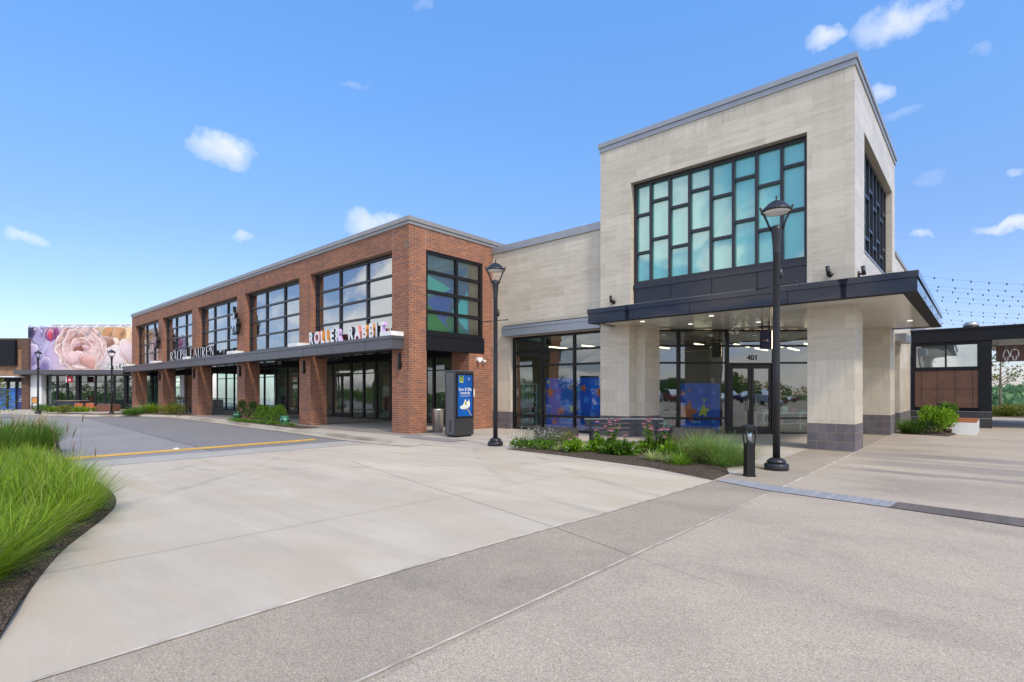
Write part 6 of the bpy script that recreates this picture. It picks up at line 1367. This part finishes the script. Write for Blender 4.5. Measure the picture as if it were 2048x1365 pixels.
part('limbs', br, 'bark', o); part('crown', lf, 'leaf_olive', t)
q = MB()
for k in range(26): leaf_cloud(q, 70, (U(-1, 6), U(43.6, 46.5), U(0.15, 0.45)), (0.5, 0.4, 0.3), 0.16, 0.05)
for k in range(24): tuft(q, U(-1, 6), U(44, 48), 60, 0.3, 0.5, 1.0, 0.5, 0.7, 0.02, 0.02, 3)
tag(q.build('mixed_planting', 'leaf_olive'), 'band of mixed low planting beyond the passage', 'planting', kind='stuff')
t = thing('fence_post', 'thin dark fence post standing beyond the young tree', 'post', (2.05, 46.8, 0)); q = MB(); q.tube([(2.05, 46.8, 0), (2.05, 46.8, 2.6)], 0.05, 6); q.lathe([(0.0, 0), (0.08, 0.01), (0.0, 0.08)], (2.05, 46.8, 2.6), 8); part('post', q, 'lamp_black', t)
q = MB()
for k in range(150):
    x = U(-12, 40); y = U(62, 98); r = U(1.6, 3.0); leaf_cloud(q, 280, (x, y, hill_z(x, y) + U(2.6, 4.6)), (r, r, r * 0.9), 0.30, 0.12)
tag(q.build('woodland', 'leaf_green'), 'belt of green woodland below the brow beyond the passage', 'woodland', kind='stuff')
q = MB()
for k in range(420):
    x = U(-40, 120); y = U(120, 300); r = U(3, 6); leaf_cloud(q, 34, (x, y, hill_z(x, y) + 1.6), (r, r, r * 0.6), 1.7, 0.75)
tag(q.build('hillside_woodland', 'hill_leaf'), 'pale wooded hillside far beyond the passage', 'woodland', kind='stuff')

# ------------------------------------------------------------------ strings of bulbs over the side walk
for i, (a, b, n) in enumerate([((-2.4, 21.3), (4.5, 29.9), 15), ((-2.4, 23.7), (4.5, 31.0), 15), ((-2.4, 24.3), (4.5, 33.4), 16), ((-2.4, 26.6), (4.5, 33.8), 15), ((-2.4, 27.4), (4.5, 36.4), 16), ((-2.4, 31.2), (4.5, 39.3), 16), ((-2.4, 32.2), (4.5, 41.5), 16), ((-2.4, 36.0), (4.5, 44), 16), ((-2.4, 38.0), (4.5, 47), 16)]):
    nm = ['nearest', 'second nearest', 'third nearest', 'fourth nearest', 'fifth nearest', 'fourth farthest', 'third farthest', 'second farthest', 'farthest'][i]
    t = thing('string_light', 'string of small dark bulbs over the side walk, ' + nm + ' of the nine', 'string lights', (a[0], a[1], 5.4), 'strings of bulbs over the side walk')
    P = []
    for k in range(n + 1): s = k / n; P.append((a[0] + (b[0] - a[0]) * s, a[1] + (b[1] - a[1]) * s, 5.55 - 0.5 * 4 * s * (1 - s) * 0.5 + 0.02 * (i % 2)))
    q = MB(); q.tube(P, 0.003, 3); part('wire', q, 'mullion', t)
    for k in range(n):
        x, y, z = [P[k][m] * 0.5 + P[k + 1][m] * 0.5 for m in range(3)]; q = MB(); q.lathe([(0, 0.02), (0.014, 0.012), (0.017, -0.02), (0.024, -0.036), (0.02, -0.055), (0, -0.066)], (x, y, z), 6); part('bulb', q, 'mullion', t)
for y, lab in ((30.0, 'nearer'), (47.5, 'farther')):
    t = thing('cable_post', 'dark post carrying the strings of bulbs, ' + lab + ' one', 'post', (4.55, y, 0)); q = MB(); q.tube([(4.55, y, 0), (4.55, y, 5.7)], 0.07, 8); part('pole', q, 'lamp_black', t); q = MB(); q.lathe([(0, 0), (0.16, 0), (0.16, 0.04), (0, 0.041)], (4.55, y, 0.001), 10); part('base_plate', q, 'lamp_black', t)
q = MB(); q.tube([(4.55, 29.9, 5.6), (4.55, 47.5, 5.6)], 0.012, 5); tag(q.build('support_cable', 'mullion'), 'steel cable between the two posts holding the strings of bulbs', 'cable')
q = MB(); q.box(-16, -2.5, 38.0, 52, 0, 6.3); tag(q.build('rear_building', 'pale_cladding'), 'pale plain building behind the black restroom block', 'building')

# ------------------------------------------------------------------ what the glass looks back at: car park, trees, a pale store
q = MB()
for k in range(210):
    a = U(-1.9, 2.3); d = U(52, 66); x, y = -FX * d * math.cos(a) + RX * d * math.sin(a), -FY * d * math.cos(a) + RY * d * math.sin(a)
    r = U(1.4, 2.6); leaf_cloud(q, 420, (x, y, U(0.8, 2.4)), (r, r, r * 0.75), 0.26, 0.11)
for k in range(80):
    x, y = U(-95, -38), U(-16, -8); r = U(0.6, 1.2); leaf_cloud(q, 240, (x, y, U(0.4, 1.2)), (r, r, r * 0.9), 0.20, 0.09)
tag(q.build('car_park_trees', 'leaf_green'), 'belt of trees round the car park behind the camera, seen mirrored in the shop glass', 'trees', kind='stuff')
st2 = thing('pale_store', 'long pale store across the car park, seen mirrored in the shop glass', 'building', (10, -75, 0))
q = MB(DIAG); q.box(-34, 6, -84, -74, 0, 5.5); q.box(12, 40, -84, -74, 0, 4.2); part('wall', q, 'pale_cladding', st2); q = MB(DIAG)
for k in range(10): q.box(-28 + k * 6.6, -24 + k * 6.6, -73.99, -73.9, 0, 3.2)
part('shopfront', q, 'black_panel', st2)
def car(loc, rz, paint, label):
    t = thing('parked_car', label, 'car', (0, 0, 0), 'cars parked behind the camera, mirrored in the glass')
    def hull(prof, hw, taper=0.0):
        m = MB(); n = len(prof); m.add([(x, -hw + (taper if z > 0.95 else 0), z) for x, z in prof] + [(x, hw - (taper if z > 0.95 else 0), z) for x, z in prof], [list(range(n)), list(range(n, 2 * n))[::-1]] + [(i, n + i, n + (i + 1) % n, (i + 1) % n) for i in range(n)]); return m
    part('body', hull([(-2.2, 0.3), (-2.25, 0.7), (-2.1, 0.95), (-1.0, 1.0), (1.0, 1.0), (2.0, 0.85), (2.2, 0.6), (2.2, 0.3)], 0.9), paint, t, 0.05)
    part('cabin', hull([(-1.9, 0.96), (-1.35, 1.5), (0.2, 1.52), (1.1, 0.98)], 0.82, 0.1), 'glass_side', t, 0.04)
    for x in (-1.35, 1.35):
        for s in (-1, 1): m = MB(); m.tube([(x, s * 0.72, 0.34), (x, s * 0.93, 0.34)], 0.34, 16); part('wheel', m, 'tyre', t)
    t.location = loc; t.rotation_euler = (0, 0, rz); return t
c0 = car((*fr(-18, -30), 0), ANG + 1.57, 'white_metal', 'silver car parked in the row behind the camera')
c1 = car((*fr(-15, -30), 0), ANG + 1.57, 'navy_door', 'dark blue car parked in the row behind the camera')
c2 = car((*fr(-12, -30), 0), ANG + 1.57, 'sign_red', 'red car parked in the row behind the camera')
for k in range(3, 19):
    s = (c0, c1, c0, c2, c0)[k % 5]; lab = s['label']
    copy_tree(s, (*fr(-18 + 3 * k, -30), 0), ANG + 1.57 + U(-.04, .04), 1.0, lab)

# ------------------------------------------------------------------ sky, sun, camera
w = bpy.data.worlds.new('World'); SC.world = w; w.use_nodes = True; nt = w.node_tree; nt.nodes.clear()
SUN_EL, SUN_AZ = math.radians(46), math.radians(-17)       # azimuth measured from +X towards +Y
class WN(NT):
    def __init__(self, t): self.m = None; self.t = t; self.out = t.nodes.new('ShaderNodeOutputWorld')
g = WN(nt)
sky = g.n('TexSky', sky_type='NISHITA', sun_disc=False, sun_elevation=SUN_EL, sun_rotation=math.radians(90) - SUN_AZ, air_density=1.0, dust_density=0.6, ozone_density=1.6, altitude=100.0)
D = g.n('TexCoord').outputs['Generated']
sp = g.n('SeparateXYZ', {0: D}); zz = sp.outputs[2]
tint = g.ramp(g.math('MAXIMUM', zz, 0.0), [(0.0, (.63, .62, .79)), (0.1, (.62, .65, .85)), (0.26, (.64, .74, .92)), (0.41, (.70, .95, 1.17)), (0.59, (.76, 1.14, 1.46)), (1.0, (.80, 1.17, 1.5))])
skyc = g.mixc(1.0, sky, tint, 'MULTIPLY')
# cloud bank in the half of the sky behind the camera
pr = g.n('CombineXYZ', {0: g.math('DIVIDE', sp.outputs[0], g.math('ADD', g.math('MAXIMUM', zz, 0.0), 0.22)), 1: g.math('DIVIDE', sp.outputs[1], g.math('ADD', g.math('MAXIMUM', zz, 0.0), 0.22)), 2: 0.0}).outputs[0]
nz = g.n('TexNoise', {'Vector': pr, 'Scale': 1.5, 'Detail': 9.0, 'Roughness': 0.55, 'Distortion': 0.25})
back = g.n('VectorMath', {0: D, 1: (-FX * 0.85, -FY * 0.85 - 0.3, 0.0)}, operation='DOT_PRODUCT').outputs['Value']
bm_ = g.n('MapRange', {0: back, 1: -0.45, 2: 0.1}, clamp=True).outputs[0]
bank = g.math('MULTIPLY', g.n('MapRange', {0: nz.outputs[0], 1: 0.45, 2: 0.58, 3: 0.06, 4: 1.0}, clamp=True).outputs[0], bm_)
nz2 = g.n('TexNoise', {'Vector': D, 'Scale': 17.0, 'Detail': 9.0, 'Roughness': 0.60})
nz3 = g.n('TexNoise', {'Vector': D, 'Scale': 5.0, 'Detail': 4.0})
warp = g.n('VectorMath', {0: D, 1: g.n('VectorMath', {0: g.n('VectorMath', {0: nz2.outputs['Color'], 1: (0.5, 0.5, 0.5)}, operation='SUBTRACT').outputs[0], 'Scale': 0.055}, operation='SCALE').outputs[0]}, operation='ADD').outputs[0]
total = 0.0
shade = 0.0
def raydir(px, py):
    u, v = (px - 1024) / 1060, (782 - py) / 1060
    return Vector((FX + RX * u, FY + RY * u, v)).normalized()
for (px, py, rx, ry, k) in [(452, 300, 92, 44, 1.0), (742, 448, 62, 40, 1.0), (1800, 44, 106, 50, 1.0), (1655, 84, 46, 28, 0.95), (1752, 188, 26, 20, 0.6), (488, 474, 34, 18, 0.6), (54, 480, 40, 20, 0.55), (708, 171, 34, 9, 0.25), (1845, 464, 28, 12, 0.6), (2010, 453, 60, 16, 0.8), (1860, 355, 40, 18, 0.18), (850, 4, 34, 20, 0.25), (1800, 232, 40, 14, 0.2), (2030, 340, 20, 12, 0.45), (1970, 95, 20, 14, 0.2)]:
    c = raydir(px, py); e1 = Vector((c.y, -c.x, 0)).normalized(); e2 = e1.cross(c) * -1
    if e2.z < 0: e2 = -e2
    rx *= 0.86; ry *= 0.80; sx_ = 1 / (rx / 1060 * c.dot(Vector((FX, FY, 0)))); sy_ = 1 / (ry / 1060 * c.dot(Vector((FX, FY, 0))))
    a = g.n('VectorMath', {0: warp, 1: tuple(e1 * sx_)}, operation='DOT_PRODUCT').outputs['Value']
    b0 = g.n('VectorMath', {0: warp, 1: tuple(e2 * sy_)}, operation='DOT_PRODUCT').outputs['Value']
    cc = g.n('VectorMath', {0: D, 1: tuple(c)}, operation='DOT_PRODUCT').outputs['Value']
    r2 = g.math('ADD', g.math('MULTIPLY', a, a), g.math('MULTIPLY', b0, b0))
    m = g.n('MapRange', {0: g.math('ADD', r2, g.math('MULTIPLY', g.math('SUBTRACT', nz2.outputs[0], 0.5), 2.6)), 1: 1.05, 2: -0.45, 3: 0.0, 4: k}, clamp=True).outputs[0]
    m = g.math('MULTIPLY', m, g.math('GREATER_THAN', cc, 0.8))
    total = g.math('MAXIMUM', total, m)
    low = g.n('MapRange', {0: g.math('ADD', b0, g.math('MULTIPLY', g.math('SUBTRACT', nz2.outputs[0], 0.5), 2.0)), 1: 0.35, 2: -0.75}, clamp=True).outputs[0]
    shade = g.math('MAXIMUM', shade, g.math('MULTIPLY', low, m))
CLOUD = g.mixc(g.math('MULTIPLY', shade, 0.8), g.mixc(nz3.outputs[0], (4.6, 4.65, 4.8), (5.8, 5.7, 5.7)), (3.3, 3.4, 4.1))
skyc = g.mixc(g.math('MULTIPLY', bank, 0.95), skyc, g.mixc(nz3.outputs[0], (5.4, 5.3, 5.2), (9.8, 9.4, 8.8)))
final = g.mixc(g.math('MULTIPLY', total, 0.9), skyc, CLOUD)
bg = g.n('Background', {0: final, 1: 0.15}); g.end(bg)
sun = bpy.data.lights.new('Sun', 'SUN'); sun.energy = 1.85; sun.angle = math.radians(7); sun.color = (1.0, 0.88, 0.73)
so = bpy.data.objects.new('Sun', sun); COL.objects.link(so)
sd = Vector((math.cos(SUN_EL) * math.cos(SUN_AZ), math.cos(SUN_EL) * math.sin(SUN_AZ), math.sin(SUN_EL)))
so.rotation_euler = sd.to_track_quat('Z', 'Y').to_euler(); so.location = (20, -10, 40)
cam = bpy.data.cameras.new('Camera'); co = bpy.data.objects.new('Camera', cam); COL.objects.link(co)
co.location = (0, 0, 1.6); co.rotation_euler = (PI / 2, 0, ANG)
cam.sensor_fit = 'HORIZONTAL'; cam.sensor_width = 36.0; cam.lens = 36.0 * 1060 / 2048; cam.shift_y = (782 - 682.5) / 2048; cam.clip_end = 2000; cam.clip_start = 0.05
SC.camera = co
SC.view_settings.view_transform = 'Standard'; SC.view_settings.look = 'None'; SC.view_settings.exposure = 0.62; SC.view_settings.gamma = 1.0
SC.cycles.max_bounces = 6; SC.cycles.transparent_max_bounces = 10
try: SC.cycles.use_denoising = True
except Exception: pass
